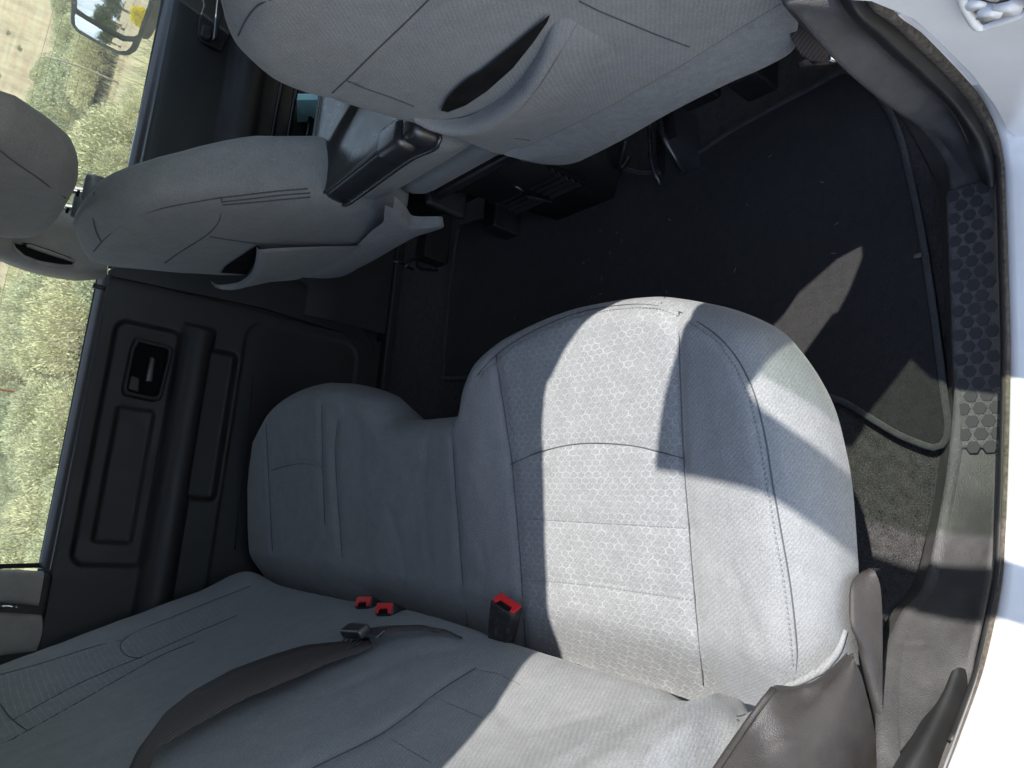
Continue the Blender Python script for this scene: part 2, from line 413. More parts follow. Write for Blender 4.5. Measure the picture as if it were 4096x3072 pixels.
rO = [(0.5888,0.296,0.4422),(0.5388,0.296,0.4303),(0.5357,0.296,0.3482),(0.5484,0.296,0.2174),(0.5496,0.296,0.1373),(0.5272,0.296,0.0903)]+[(0.4944,0.2974,0.033),(0.4605,0.291,0.033),(0.3676,0.2908,0.033),(0.2688,0.2916,0.033),(0.1743,0.2971,0.033)]+[(0.0815,0.299,0.05)]+[(0.0077,0.296,0.0931),(-0.0385,0.296,0.1234),(-0.084,0.296,0.1564),(-0.1161,0.296,0.1775),(-0.1302,0.296,0.2265),(-0.1464,0.296,0.2705),(-0.1768,0.296,0.3227),(-0.2288,0.296,0.3937)]
def inner(k, a, c): return [Vector(p)+Vector(a).lerp(Vector(c), 1 if Vector(p).x < .3 else sstep(.16, .02, Vector(p).z)) for p in rI]
rI2 = inner(0, (.05, .03, 0), (0, .03, -.035))
rails('sill_trim', [rI2, inner(0, (.012, .006, 0), (0, .006, -.004)), inner(0, (0, 0, 0), (0, -.003, .010)), inner(0, (.001, -.006, 0), (0, -.010, .008)), rM, rO], 160, 'trim', T, sub=4, thick=.004)
def lip_(o): return [Vector(p)+Vector(o)*min(1, i/2) for i, p in enumerate(rI[9:25])]
rails('sill_lip', [lip_((0, .004, -.03)), lip_((.001, .001, .011)), lip_((.002, -.004, .0145)), lip_((.002, -.011, .012)), lip_((.002, -.016, .0))], 120, 'trim', T, sub=3)
sM = [(0.6065,0.296,0.4418),(0.5388,0.296,0.4303),(0.5357,0.296,0.3482),(0.5484,0.296,0.2174),(0.5496,0.296,0.1373),(0.5272,0.296,0.0903),(0.4903,0.296,0.0517)]
sN = [(0.6068,0.285,0.4302),(0.534,0.285,0.4276),(0.5382,0.285,0.344),(0.5486,0.285,0.2032),(0.5417,0.285,0.1256),(0.5235,0.285,0.0724),(0.4848,0.285,0.0604)]
sO = [(0.6041,0.277,0.4262),(0.5343,0.277,0.4191),(0.5427,0.277,0.3387),(0.5541,0.277,0.164),(0.5366,0.277,0.0914),(0.5174,0.277,0.0631),(0.4846,0.277,0.0566)]
rails('door_seal', [sM, [Vector(p)+Vector((-.012, -.004, .006)) for p in sN], sO], 60, 'rub', T, sub=6)
fA = [(0.614,0.279,0.4134),(0.5395,0.279,0.4124),(0.5487,0.279,0.331),(0.5603,0.279,0.1557),(0.545,0.279,0.082),(0.5224,0.279,0.0531),(0.4889,0.279,0.0475),(0.3577,0.279,0.0575),(0.2592,0.279,0.0679),(0.1651,0.279,0.0857),(0.0769,0.279,0.1072),(0.0079,0.279,0.1304),(-0.0313,0.279,0.1518),(-0.08,0.279,0.188),(-0.1111,0.279,0.2194),(-0.1545,0.279,0.2774),(-0.1797,0.279,0.3085),(-0.2144,0.279,0.3383)]
fB = [(0.6132,0.271,0.4065),(0.536,0.271,0.4105),(0.547,0.271,0.3224),(0.5593,0.271,0.1572),(0.5421,0.271,0.085),(0.5163,0.271,0.0603),(0.4824,0.271,0.0568),(0.3526,0.271,0.0683),(0.2558,0.271,0.0782),(0.1628,0.271,0.098),(0.0759,0.271,0.1197),(0.0082,0.271,0.1391),(-0.0304,0.271,0.163),(-0.0781,0.271,0.2012),(-0.1087,0.271,0.2323),(-0.1515,0.271,0.2871),(-0.1761,0.271,0.318),(-0.2101,0.271,0.3478)]
fC = [(0.6173,0.266,0.3953),(0.5427,0.266,0.3941),(0.5537,0.266,0.3027),(0.561,0.266,0.1519),(0.5412,0.266,0.0863),(0.5117,0.266,0.0668),(0.4777,0.266,0.0644),(0.3494,0.266,0.0752),(0.2535,0.266,0.0853),(0.1613,0.266,0.1053),(0.0752,0.266,0.1288),(0.0083,0.266,0.1498),(-0.0298,0.266,0.1713),(-0.077,0.266,0.2087),(-0.1072,0.266,0.2398),(-0.1494,0.266,0.2943),(-0.1736,0.266,0.3262),(-0.2071,0.266,0.3558)]
rails('dusty_flange', [[Vector(p)+Vector((0, .006, -.012)) for p in fA], fA, [Vector(p)+Vector((-.003, 0, .008)) for p in fB], fC], 150, 'dusty', T, sub=5)
tube('seal_lip', [Vector(a)*.5+Vector(c)*.5+Vector((-.001, 0, .004)) for a, c in zip(fA[5:16], fB[5:16])], .0035, 'rub', T, n=90)
wD = [Vector(p)+Vector((0, -.03, -.012)) for p in fC]; wE = [Vector(p)+Vector((.012, -.075, -.03)) for p in fC]
wF = [Vector(p)+Vector((.03, -.12, -.10)) for p in fC]; wG = [Vector(p)+Vector((.05, -.135, -.32)) for p in fC]
rails('rocker_panel', [[Vector(p)+Vector((0, .002, -.016)) for p in fC], [Vector(p)+Vector((0, .002, -.001)) for p in fC], wD, wE, wF, wG], 110, 'paint', T, sub=6)
# step plate with raised honeycomb pads
sp = []
for i in range(60):
    x = .498-.352*i/59; row = []
    for k in range(14):
        t = k/13; y = .346-.062*t
        z = .0385+.0022*math.sin(min(1, t*6)*math.pi/2)-(.008*sstep(.9, 1, t))-.004*sstep(.12, 0, t)
        row.append(Vector((x, y+.0008*math.sin(x*9), z)))
    sp.append(row)
plate = gridmesh('step_plate', sp, 'plate', T, thick=.004)
V, F = [], []
for r in range(22):
    for c in range(3):
        x = .487-.0162*r; y = .333-.0182*c-(.0091 if r % 2 else 0)
        if y < .292: continue
        k = len(V)
        for q in range(6):
            an = math.pi/3*q+math.pi/6; V.append((x+.0088*math.cos(an)*.95, y+.0088*math.sin(an)*.9, .0422))
        for q in range(6):
            an = math.pi/3*q+math.pi/6; V.append((x+.0094*math.cos(an)*.95, y+.0094*math.sin(an)*.9, .0388))
        F.append(tuple(range(k, k+6))); F += [(k+q, k+(q+1) % 6, k+6+(q+1) % 6, k+6+q) for q in range(6)]
mk('grip_pads', V, F, 'pad', plate, smooth=False)

# hinge of the open door, low on the pillar
dn0 = Vector((1, -.25, .15)).normalized()
h0 = [(0.442,0.171,0.494),(0.448,0.178,0.468),(0.451,0.181,0.449),(0.456,0.185,0.422),(0.457,0.184,0.412),(0.457,0.179,0.41),(0.453,0.168,0.414),(0.45,0.158,0.417),(0.448,0.149,0.421),(0.443,0.134,0.425),(0.436,0.126,0.458)]
hg = prism('door_hinge', h0, dn0*-.004, 'plate', T, .0015)
tube('hinge_rim', [Vector(p) for p in [(0.436,0.169,0.501),(0.442,0.176,0.476),(0.445,0.179,0.457),(0.45,0.182,0.43),(0.451,0.181,0.421),(0.451,0.177,0.419),(0.447,0.166,0.423),(0.444,0.156,0.426),(0.442,0.147,0.429),(0.437,0.132,0.433)]], .0042, 'paint', hg, 8, n=60)
for k, px in enumerate(([(0.441,0.17,0.466)], [(0.441,0.164,0.452)], [(0.438,0.152,0.453)])):
    c = Vector(px[0]); tube('bolt', [c+dn0*.004, c-dn0*(.006 if k else .003)], (.0085, .010, .012)[k], 'paint', hg, 6, n=3)
tube('check_strap', [Vector(p) for p in [(0.432,0.165,0.493),(0.432,0.159,0.483),(0.432,0.152,0.471),(0.428,0.136,0.475)]], .004, 'steel', hg)

# rear quarter trim behind the door opening, with its seal
st_ = [(3640, 2612), (3700, 2600), (3780, 2600)]
e1 = [(-0.1337,0.318,0.1813),(-0.1415,0.318,0.2047),(-0.1481,0.318,0.2361),(-0.1632,0.318,0.2665),(-0.1843,0.318,0.3114),(-0.2239,0.318,0.3899)]
e2 = [(-0.1126,0.298,0.2188),(-0.1255,0.298,0.2329),(-0.1436,0.298,0.259),(-0.1622,0.298,0.2894),(-0.178,0.298,0.3178),(-0.2159,0.298,0.3974)]
e3 = [(-0.1053,0.288,0.2113),(-0.1221,0.288,0.22),(-0.1427,0.288,0.2445),(-0.1636,0.288,0.2737),(-0.1775,0.288,0.3005),(-0.2158,0.288,0.3795)]
e4 = [(-0.1122,0.282,0.219),(-0.1229,0.282,0.223),(-0.1451,0.282,0.2509),(-0.1636,0.282,0.2787),(-0.1761,0.282,0.2988),(-0.2129,0.282,0.3844)]
rails('quarter_seal', [[Vector(p)+Vector((0, .01, -.01)) for p in e1], e1, [Vector(p)+Vector((.012, -.006, .012)) for p in e2], [Vector(p)+Vector((.008, -.004, .008)) for p in e3], e4], 60, 'rub', T, sub=6)
g1 = [(-0.1176,0.305,0.1626),(-0.1189,0.305,0.1731),(-0.1212,0.305,0.2),(-0.1282,0.305,0.2168)]
tube('seal_edge', g1, .003, 'dusty', T)

# the rest of the shell (mostly out of the picture, but it shapes the light)
def sheet(name, P, mat, th=.02, parent=T): return prism(name, P, th, mat, parent, 0)
RX0, RX1 = -.62, 1.28
roof = []
for i in range(26):
    x = RX0+(1.42-RX0)*i/25; row = []
    for j in range(25):
        y = .43+1.39*j/24; e = min(1, min(y-.43, 1.82-y)/.25)
        row.append(Vector((x, y, 1.205+.06*math.sin(e*math.pi/2)-.03*sstep(1.0, 1.42, x))))
    roof.append(row)
gridmesh('roof', roof, 'head', T, thick=-.03)
rr = [(-.62, 1.195), (-.1, 1.2), (.1, 1.204), (.25, 1.209), (.33, 1.211), (.36, 1.206), (.385, 1.195), (.40, 1.178), (.412, 1.15), (.42, 1.12), (.55, 1.12), (1.28, 1.16), (1.28, 1.245), (-.62, 1.245)]
prism('roof_rail', [(x, .425, z) for x, z in rr], (0, .03, 0), 'light', T, 0)
box('roof_rail', (-.62, 1.79, 1.165), (1.28, 1.85, 1.24), 'light', T, .012)
# B pillar beside the camera, upper part, rear edge at the door opening
pu = [(.445, .378, .745), (.44, .391, .86), (.432, .402, .973), (.428, .409, 1.043), (.418, .416, 1.11), (.40, .421, 1.18)]
pv = [(.64, .35, .745), (.64, .37, .86), (.64, .38, .973), (.64, .39, 1.043), (.64, .40, 1.11), (.64, .405, 1.18)]
rails('pillar_trim', [pu, pv, [(x, y+.03, z) for x, y, z in pv], [(x+.012, y+.03, z) for x, y, z in pu], pu], 30, 'light', T)
# near front door (shut) and its glass
near = []
box('pillar_panel', (.605, .255, .31), (.70, .30, 1.15), 'paint', T, .004); box('pillar_panel', (.70, .255, -.1), (.86, .30, 1.15), 'paint', T, .004)
box('front_door', (.80, .2, -.1), (1.75, .30, .77), 'paint', T, .02)
prism('window_pane', [(.74, .29, .77), (1.65, .29, .77), (1.3, .39, 1.17), (.74, .39, 1.17)], (0, .004, 0), 'tint', T, 0)
# rear wall with its window
box('rear_wall', (-.66, .35, 0), (-.62, 1.87, .86), 'head', T, .01)
box('rear_wall_header', (-.66, .36, 1.12), (-.62, 1.86, 1.24), 'head', T, .01)
for y0, y1 in ((.36, .52), (1.68, 1.86)): box('rear_corner', (-.66, y0, .86), (-.62, y1, 1.12), 'light', T, .01)
box('rear_glass', (-.645, .52, .86), (-.64, 1.68, 1.12), 'shield', T, 0)
# near quarter panel behind the door opening
prism('quarter_panel', [(-.40, .41, .64), (-.66, .41, .64), (-.66, .41, 1.2), (-.36, .42, 1.2), (-.34, .41, .9)], (0, .03, 0), 'light', T, 0)
# dashboard, windscreen, bonnet
box('dashboard', (1.45, .36, .35), (2.1, 1.86, .76), 'blk', T, .05)
prism('windscreen', [(1.42, .45, 1.2), (1.42, 1.77, 1.2), (2.1, 1.86, .77), (2.1, .36, .77)], (.004, 0, .004), 'shield', T, 0)
prism('bonnet', [(2.1, .25, .74), (2.1, 1.97, .74), (3.2, 1.9, .62), (3.2, .32, .62)], (0, 0, -.05), 'paint', T, .01)
for y in (.40, 1.82): tube('windscreen_pillar', [(1.38, y, 1.2), (1.75, y+(.02 if y > 1 else -.02), .98), (2.12, y+(.04 if y > 1 else -.04), .74)], .03, 'light', T)
box('pillar_backing', (.48, 1.925, -.02), (.60, 1.955, .74), 'blk', T, 0); box('outer_panel', (-.7, 1.965, -.2), (1.9, 2.0, .73), 'paint', T, .01); box('far_sill', (-.6, 1.86, -.02), (1.6, 1.94, .028), 'blk', T, .008)
box('floor_pan', (-.66, .27, -.06), (1.9, 1.95, -.02), 'blk', T, 0)
box('cargo_bed', (-2.6, .2, -.15), (-.70, 2.0, .45), 'paint', T, .03)
tube('steering_wheel', [Vector((1.22+.10*math.sin(a*math.pi/8)*.6, 1.47+.185*math.cos(a*math.pi/8), .70+.165*math.sin(a*math.pi/8))) for a in range(16)], .014, 'vinyl', T, 8, closed=True)
wh = bpy.data.objects['steering_wheel']
box('steering_hub', (1.2, 1.41, .63), (1.26, 1.53, .74), 'vinyl', wh, .02)
tube('steering_spoke', [(1.23, 1.29, .69), (1.23, 1.65, .69)], .014, 'vinyl', wh); tube('steering_column', [(1.24, 1.47, .68), (1.45, 1.47, .58)], .04, 'blk', wh)

# far rear door, far front door
def rrd(x, z, x0, x1, z0, z1, r):
    cx, cz = (x0+x1)/2, (z0+z1)/2; qx = abs(x-cx)-(x1-x0)/2+r; qz = abs(z-cz)-(z1-z0)/2+r
    return math.hypot(max(qx, 0), max(qz, 0))+min(max(qx, qz), 0)-r
def reard(x, z):
    d = 0
    # raised band with recessed tray round the handle
    s = .04*max(0, (z-.585)/.145)
    e = rrd(x, z, -.150, .428, .575, .731, .03); d += .016*sstep(.004, -.010, e)
    e = rrd(x, z, -.100, .225, .604, .694, .012); d += .010*sstep(.003, -.012, e)
    # armrest roll
    if x < .455 and .48 < z < .60:
        t = (z-.545)/.042; k = math.sqrt(max(0, 1-t*t))*.055*sstep(.455, .43, x); d -= k
    e = rrd(x, z, .015, .405, .432, .52, .02); d += .020*sstep(.002, -.014, e)
    e = rrd(x, z, -.35, .50, .10, .425, .05); d += .004*sstep(.004, -.006, e)
    d -= .012*sstep(.30, .10, z)
    d += .03*sstep(.748, .785, z)**2
    return d
xs = [-.36+i*.885/236 for i in range(237)]; zs = [.03+i*.755/210 for i in range(211)]
rd = gridmesh('rear_door', [[Vector((x, 1.9+reard(x, z), z)) for z in zs] for x in xs], 'door', T)
rails('belt_moulding', [[(.528, 1.905, .752), (-.16, 1.905, .755)], [(.528, 1.906, .766), (-.16, 1.906, .768)], [(.528, 1.922, .781), (-.16, 1.922, .783)], [(.528, 1.945, .781), (-.16, 1.945, .783)]], 12, 'door', rd, sub=4).data.materials[0] = M['belt_line']
prism('window_pane', [(.56, 1.945, .76), (-.16, 1.945, .76), (-.16, 1.89, 1.19), (.56, 1.89, 1.19)], (0, .004, 0), 'pane', rd, 0)
rails('window_frame', [[(-0.1558,1.93,0.8813),(-0.1518,1.93,0.8554),(-0.1464,1.93,0.7693)], [(-0.1642,1.92,0.8805),(-0.1583,1.92,0.8551),(-0.1538,1.92,0.7722)], [(-0.1664,1.91,0.8808),(-0.1606,1.91,0.8556),(-0.1551,1.91,0.7732)]], 8, 'slot', rd)
# handle bezel with lever and latch button
hb = [(0.3867,1.893,0.6832),(0.3834,1.893,0.5986),(0.3634,1.893,0.5965),(0.2485,1.893,0.604),(0.2425,1.893,0.6173),(0.2463,1.893,0.6855),(0.2604,1.893,0.6911),(0.3681,1.893,0.6884)]
hi = [(0.3766,1.893,0.6731),(0.3747,1.893,0.6089),(0.3612,1.893,0.6067),(0.2581,1.893,0.613),(0.2535,1.893,0.6247),(0.257,1.893,0.6797),(0.2649,1.893,0.6832),(0.3636,1.893,0.681)]
def ringplate(name, A, Bp, mat, parent, out=-.006):
    n = 40; a = lin(list(A)+[A[0]], n+1)[:-1]; c = []
    for i in range(n):
        c.append(Vector(a[i]))
    bb = lin(list(Bp)+[Bp[0]], n+1)[:-1]
    rows = []
    for i in range(n+1):
        k = i % n; p, q = a[k], bb[k]; o = Vector((0, out, 0)); i_ = Vector((0, .03, 0))
        rows.append([p+i_, p, p.lerp(q, .3)+o, p.lerp(q, .8)+o, q, q+i_])
    return gridmesh(name, rows, mat, parent)
hz_ = ringplate('handle_bezel', hb, hi, 'blk', rd)
prism('handle_cavity', [Vector(p)+Vector((0, .022, 0)) for p in hi], (0, .004, 0), 'slot', hz_, 0)
lv = [(0.3482,1.885,0.6468),(0.3466,1.885,0.6341),(0.2862,1.885,0.631),(0.2854,1.885,0.6477),(0.3138,1.885,0.6479)]
prism('door_handle', lv, (0, .012, 0), 'vinyl', rd, .004)
bt = [(0.2954,1.889,0.6804),(0.2921,1.889,0.6601),(0.2572,1.889,0.6565),(0.2612,1.889,0.6812)]
prism('lock_button', bt, (0, .02, 0), 'brown', rd, .004)
tube('door_seam', [(0.3542,1.9,0.3915),(0.2219,1.9,0.3783),(0.0266,1.9,0.3749),(-0.0992,1.9,0.3686)], .0015, 'blk', rd)
for P in ([(0.1226,1.898,0.585),(0.0148,1.898,0.5815)], [(0.131,1.898,0.568),(0.0167,1.898,0.5592)]): tube('grab_slot_edge', P, .002, 'blk', rd, n=6)
P = [(x, 1.955, z) for x, z in ((1.75, -.02), (.545, -.02), (.545, .74), (1.75, .74))]
fd = []
for i in range(60):
    x = .548+1.15*i/59; row = []
    for k in range(56):
        z = .03+.735*k/55; d = .0
        t = (z-.53)/.045
        if abs(t) < 1: d -= .06*math.sqrt(1-t*t)*sstep(.70, .78, x)
        e = rrd(x, z, .74, 1.6, .10, .33, .04); d += .01*sstep(.003, -.01, e)-.03*sstep(.36, .2, z)
        d += .03*sstep(.725, .765, z)**2
        row.append(Vector((x, 1.9+d, z)))
    fd.append(row)
fdo = gridmesh('front_door', fd, 'door', T)
rails('belt_moulding', [[(.55, 1.905, .735), (1.75, 1.905, .72)], [(.55, 1.904, .75), (1.75, 1.904, .735)], [(.55, 1.922, .769), (1.75, 1.922, .752)], [(.55, 1.945, .769), (1.75, 1.945, .752)]], 12, 'door', fdo, sub=4).data.materials[0] = M['belt_line']
prism('window_pane', [(.57, 1.945, .74), (1.72, 1.945, .73), (1.35, 1.89, 1.19), (.57, 1.89, 1.19)], (0, .004, 0), 'pane', fdo, 0)
tube('trim_strip', [(.56, 1.902, .7), (1.7, 1.902, .69)], .0012, 'chrome', fdo)
z2 = [(1.3619,1.89,0.6891),(1.3111,1.89,0.6714),(1.2624,1.89,0.6766),(1.2192,1.89,0.673),(1.2068,1.89,0.6614),(1.2065,1.89,0.6057),(1.2804,1.89,0.5901),(1.4081,1.89,0.6131)]
prism('handle_bezel', z2, (0, .01, 0), 'blk', fdo, .004)
z3 = [(1.2497,1.878,0.6674),(1.2555,1.878,0.6436),(1.2235,1.878,0.6399),(1.2113,1.878,0.6484),(1.2157,1.878,0.6678)]
prism('lock_button', z3, (0, .012, 0), 'brown', fdo, .004)
z4 = [(1.3521,1.86,0.6501),(1.3358,1.86,0.6258),(1.264,1.86,0.6312),(1.2183,1.86,0.6319),(1.2061,1.86,0.6404),(1.2351,1.86,0.6423)]
prism('door_handle', z4, (0, .012, 0), 'steel', fdo, .003)
for xa, za, zb in ((.86, .36, .355),): box('map_pocket', (.74, 1.835, .17), (1.6, 1.885, .36), 'gloss', fdo, .012)
for k, za in enumerate((.455, .415, .365)): tube('pocket_edge', [(.70, 1.855-.008*k, za), (1.6, 1.855-.008*k, za-.01)], .006, 'gloss', fdo)
# outside mirror on the far front door
def pln(P, p0, n):
    pass
mo = [(1.253,1.892,0.971),(1.253,2.046,0.949),(1.253,2.162,0.933),(1.252,2.189,0.915),(1.251,2.203,0.864),(1.25,2.212,0.805),(1.25,2.197,0.779),(1.249,2.153,0.767),(1.249,2.001,0.774),(1.25,1.894,0.781),(1.25,1.808,0.792),(1.25,1.728,0.813)]
mirror_n = Vector((-.93, -.36, .056)).normalized()
CAMP = Vector((0, 0, 1.05)); MP = Vector((1.27, 2.2, .80))
def onm(P, off=0):
    out = []
    for p in P:
        d = Vector(p)-CAMP; t = (MP+mirror_n*off-CAMP).dot(mirror_n)/d.dot(mirror_n); out.append(CAMP+d*t)
    return out
mh = prism('side_mirror', onm(mo), -mirror_n*.10, 'blk', T, .012)
mg = [(1.253,1.89,0.959),(1.253,2.069,0.93),(1.252,2.079,0.907),(1.251,2.089,0.86),(1.25,2.092,0.81),(1.25,2.078,0.792),(1.25,2.062,0.785),(1.25,1.902,0.796),(1.25,1.844,0.804),(1.251,1.753,0.826)]
prism('mirror_glass', onm(mg, .003), -mirror_n*.006, 'mirror', mh, 0)
mg2 = [(1.253,2.097,0.929),(1.252,2.106,0.898),(1.251,2.118,0.848),(1.25,2.124,0.809),(1.25,2.105,0.787),(1.25,2.132,0.786),(1.25,2.164,0.791),(1.25,2.182,0.807),(1.251,2.178,0.854),(1.252,2.163,0.91),(1.252,2.149,0.921),(1.253,2.111,0.929)]
prism('convex_glass', onm(mg2, .003), -mirror_n*.006, 'mirror', mh, 0)
box('mirror_arm', (1.38, 1.95, .72), (1.46, 2.3, .78), 'blk', mh, .02)

# far pillar trims
a1 = [(0.4948,1.86,1.0141),(0.4962,1.86,0.9791),(0.4912,1.86,0.951),(0.4871,1.86,0.9037),(0.4917,1.86,0.8364),(0.5083,1.86,0.7883),(0.5147,1.86,0.7748)]
a2 = [(0.5319,1.85,1.0216),(0.535,1.85,0.987),(0.5191,1.85,0.9387),(0.511,1.85,0.8902),(0.508,1.85,0.8458),(0.5127,1.85,0.8064),(0.5179,1.85,0.7789)]
a3 = [(0.58,1.85,1.0304),(0.5865,1.85,0.9963),(0.5852,1.85,0.9505),(0.5895,1.85,0.904),(0.5912,1.85,0.8553),(0.5822,1.85,0.8183),(0.5493,1.85,0.7868)]
a4 = [(0.6623,1.87,1.0442),(0.6534,1.87,1.0067),(0.6476,1.87,0.9595),(0.6416,1.87,0.9105),(0.6412,1.87,0.8607),(0.6255,1.87,0.8169),(0.5975,1.87,0.7885)]
pt = rails('pillar_trim', [[Vector(p)+Vector((-.004, .03, 0)) for p in a1], a1, [Vector(p)+Vector((0, -.012, 0)) for p in a2], [Vector(p)+Vector((0, -.016, 0)) for p in a3], a4], 40, 'light', T, sub=6)
so_ = [(0.5262,1.832,0.9624),(0.5143,1.832,0.9571),(0.5021,1.832,0.9376),(0.4983,1.832,0.9092),(0.5017,1.832,0.8719),(0.5069,1.832,0.8509),(0.5166,1.832,0.8462),(0.523,1.832,0.8562),(0.5282,1.832,0.8957),(0.5305,1.832,0.9335)]
prism('belt_slot', so_, (0, -.003, 0), 'slot', pt, 0)
tube('slot_lip', [(0.5254,1.828,0.9617),(0.5239,1.828,0.9328),(0.5204,1.828,0.8948),(0.5171,1.828,0.8606),(0.5152,1.828,0.8476)], .005, 'light', pt, taper=lambda t: .6+.4*math.sin(t*math.pi))
tube('slot_rim', [Vector(p)+Vector((0, .002, 0)) for p in so_], .004, 'light', pt, closed=True)
prism('lower_pillar_trim', [(0.5285,1.885,0.7712),(0.5181,1.885,0.7641),(0.528,1.885,0.5589),(0.5359,1.885,0.3972),(0.5237,1.885,0.1471),(0.4636,1.885,0.0615),(0.5119,1.885,0.051),(0.5962,1.885,0.1448),(0.6418,1.885,0.3058),(0.6303,1.885,0.5116),(0.5725,1.885,0.7408)], (0, .01, 0), 'blk', T, .004)
tube('belt_guide', [(0.4799,1.86,0.7979),(0.4791,1.86,0.773)], .006, 'blk', T, n=5)
rails('corner_trim', [[(-0.1625,1.9,0.8822),(-0.1597,1.9,0.8566),(-0.1618,1.9,0.7781)], [(-0.1703,1.875,0.8826),(-0.1647,1.875,0.8579),(-0.1669,1.875,0.7785)], [(-0.1995,1.868,0.8778),(-0.1942,1.868,0.8531),(-0.1933,1.868,0.7784)], [(-0.2242,1.868,0.8733),(-0.2202,1.868,0.8484),(-0.2268,1.868,0.778)], [(-0.2306,1.88,0.8712),(-0.2257,1.88,0.8464),(-0.2335,1.88,0.7758)]], 12, 'light', T, sub=4)
rails('corner_trim_lower', [[(-0.2452,1.885,0.8682),(-0.2449,1.885,0.8424),(-0.248,1.885,0.7739)], [(-0.2472,1.87,0.8689),(-0.247,1.87,0.8434),(-0.2544,1.87,0.7674)], [(-0.2781,1.866,0.8636),(-0.2787,1.866,0.8379),(-0.2855,1.866,0.7623)], [(-0.3274,1.868,0.8544),(-0.3226,1.868,0.8298),(-0.3192,1.868,0.7652)], [(-0.3393,1.88,0.8513),(-0.3336,1.88,0.8268),(-0.3252,1.88,0.7663)]], 12, 'light', T, sub=4)
box('window_post', (-.66, 1.875, .76), (-.165, 1.93, 1.2), 'blk', T, .01)
tube('highlight_strip', [(-0.232,1.874,0.8457),(-0.2321,1.874,0.8195),(-0.2351,1.874,0.8118)], .003, 'chrome', T, n=6)  # chrome tube added to draw a bright highlight line beside the trim
# ------------------------------------------------------------ rear bench seat
BN = thing('rear_bench_seat', 'wide grey cloth rear bench seat, cushion raised at both ends', 'bench seat')
def ctop(x, y):
    z = .336+.19*(x+.165)
    z += .010*math.exp(-((y-.42)/.06)**2)+.010*math.exp(-((y-.90)/.07)**2)*sstep(-.2, .15, x)
    z -= .006*math.exp(-((y-.64)/.13)**2)
    z += .016*sstep(1.24, 1.40, y); z -= .006*math.exp(-((y-1.09)/.12)**2)
    z -= .05*sstep(-.09, -.19, x)
    z += .0016*noise.noise((x*11, y*11, 1.3))+.0012*noise.noise((x*30, y*30, 4))
    return z
front = [(.19, .377), (.215, .3915), (.242, .413), (.272, .462), (.295, .518), (.309, .575), (.317, .665), (.313, .745), (.297, .828), (.270, .890), (.235, .925), (.205, .944), (.190, .952), (.189, .972), (.189, 1.01), (.190, 1.06), (.192, 1.12), (.194, 1.155), (.198, 1.172), (.218, 1.20), (.245, 1.24), (.272, 1.33), (.288, 1.44), (.283, 1.56), (.255, 1.69), (.190, 1.80)]
nearS = [(-.24, .385), (-.17, .374), (-.10, .366), (-.04, .358), (.01, .355), (.06, .354), (.10, .355), (.135, .359), (.165, .3665), (.19, .377)]
farS = [(-.24, 1.86), (-.1, 1.86), (0, 1.86), (.1, 1.845), (.19, 1.80)]
back = [(-.24, .385), (-.24, 1.0), (-.24, 1.5), (-.24, 1.86)]
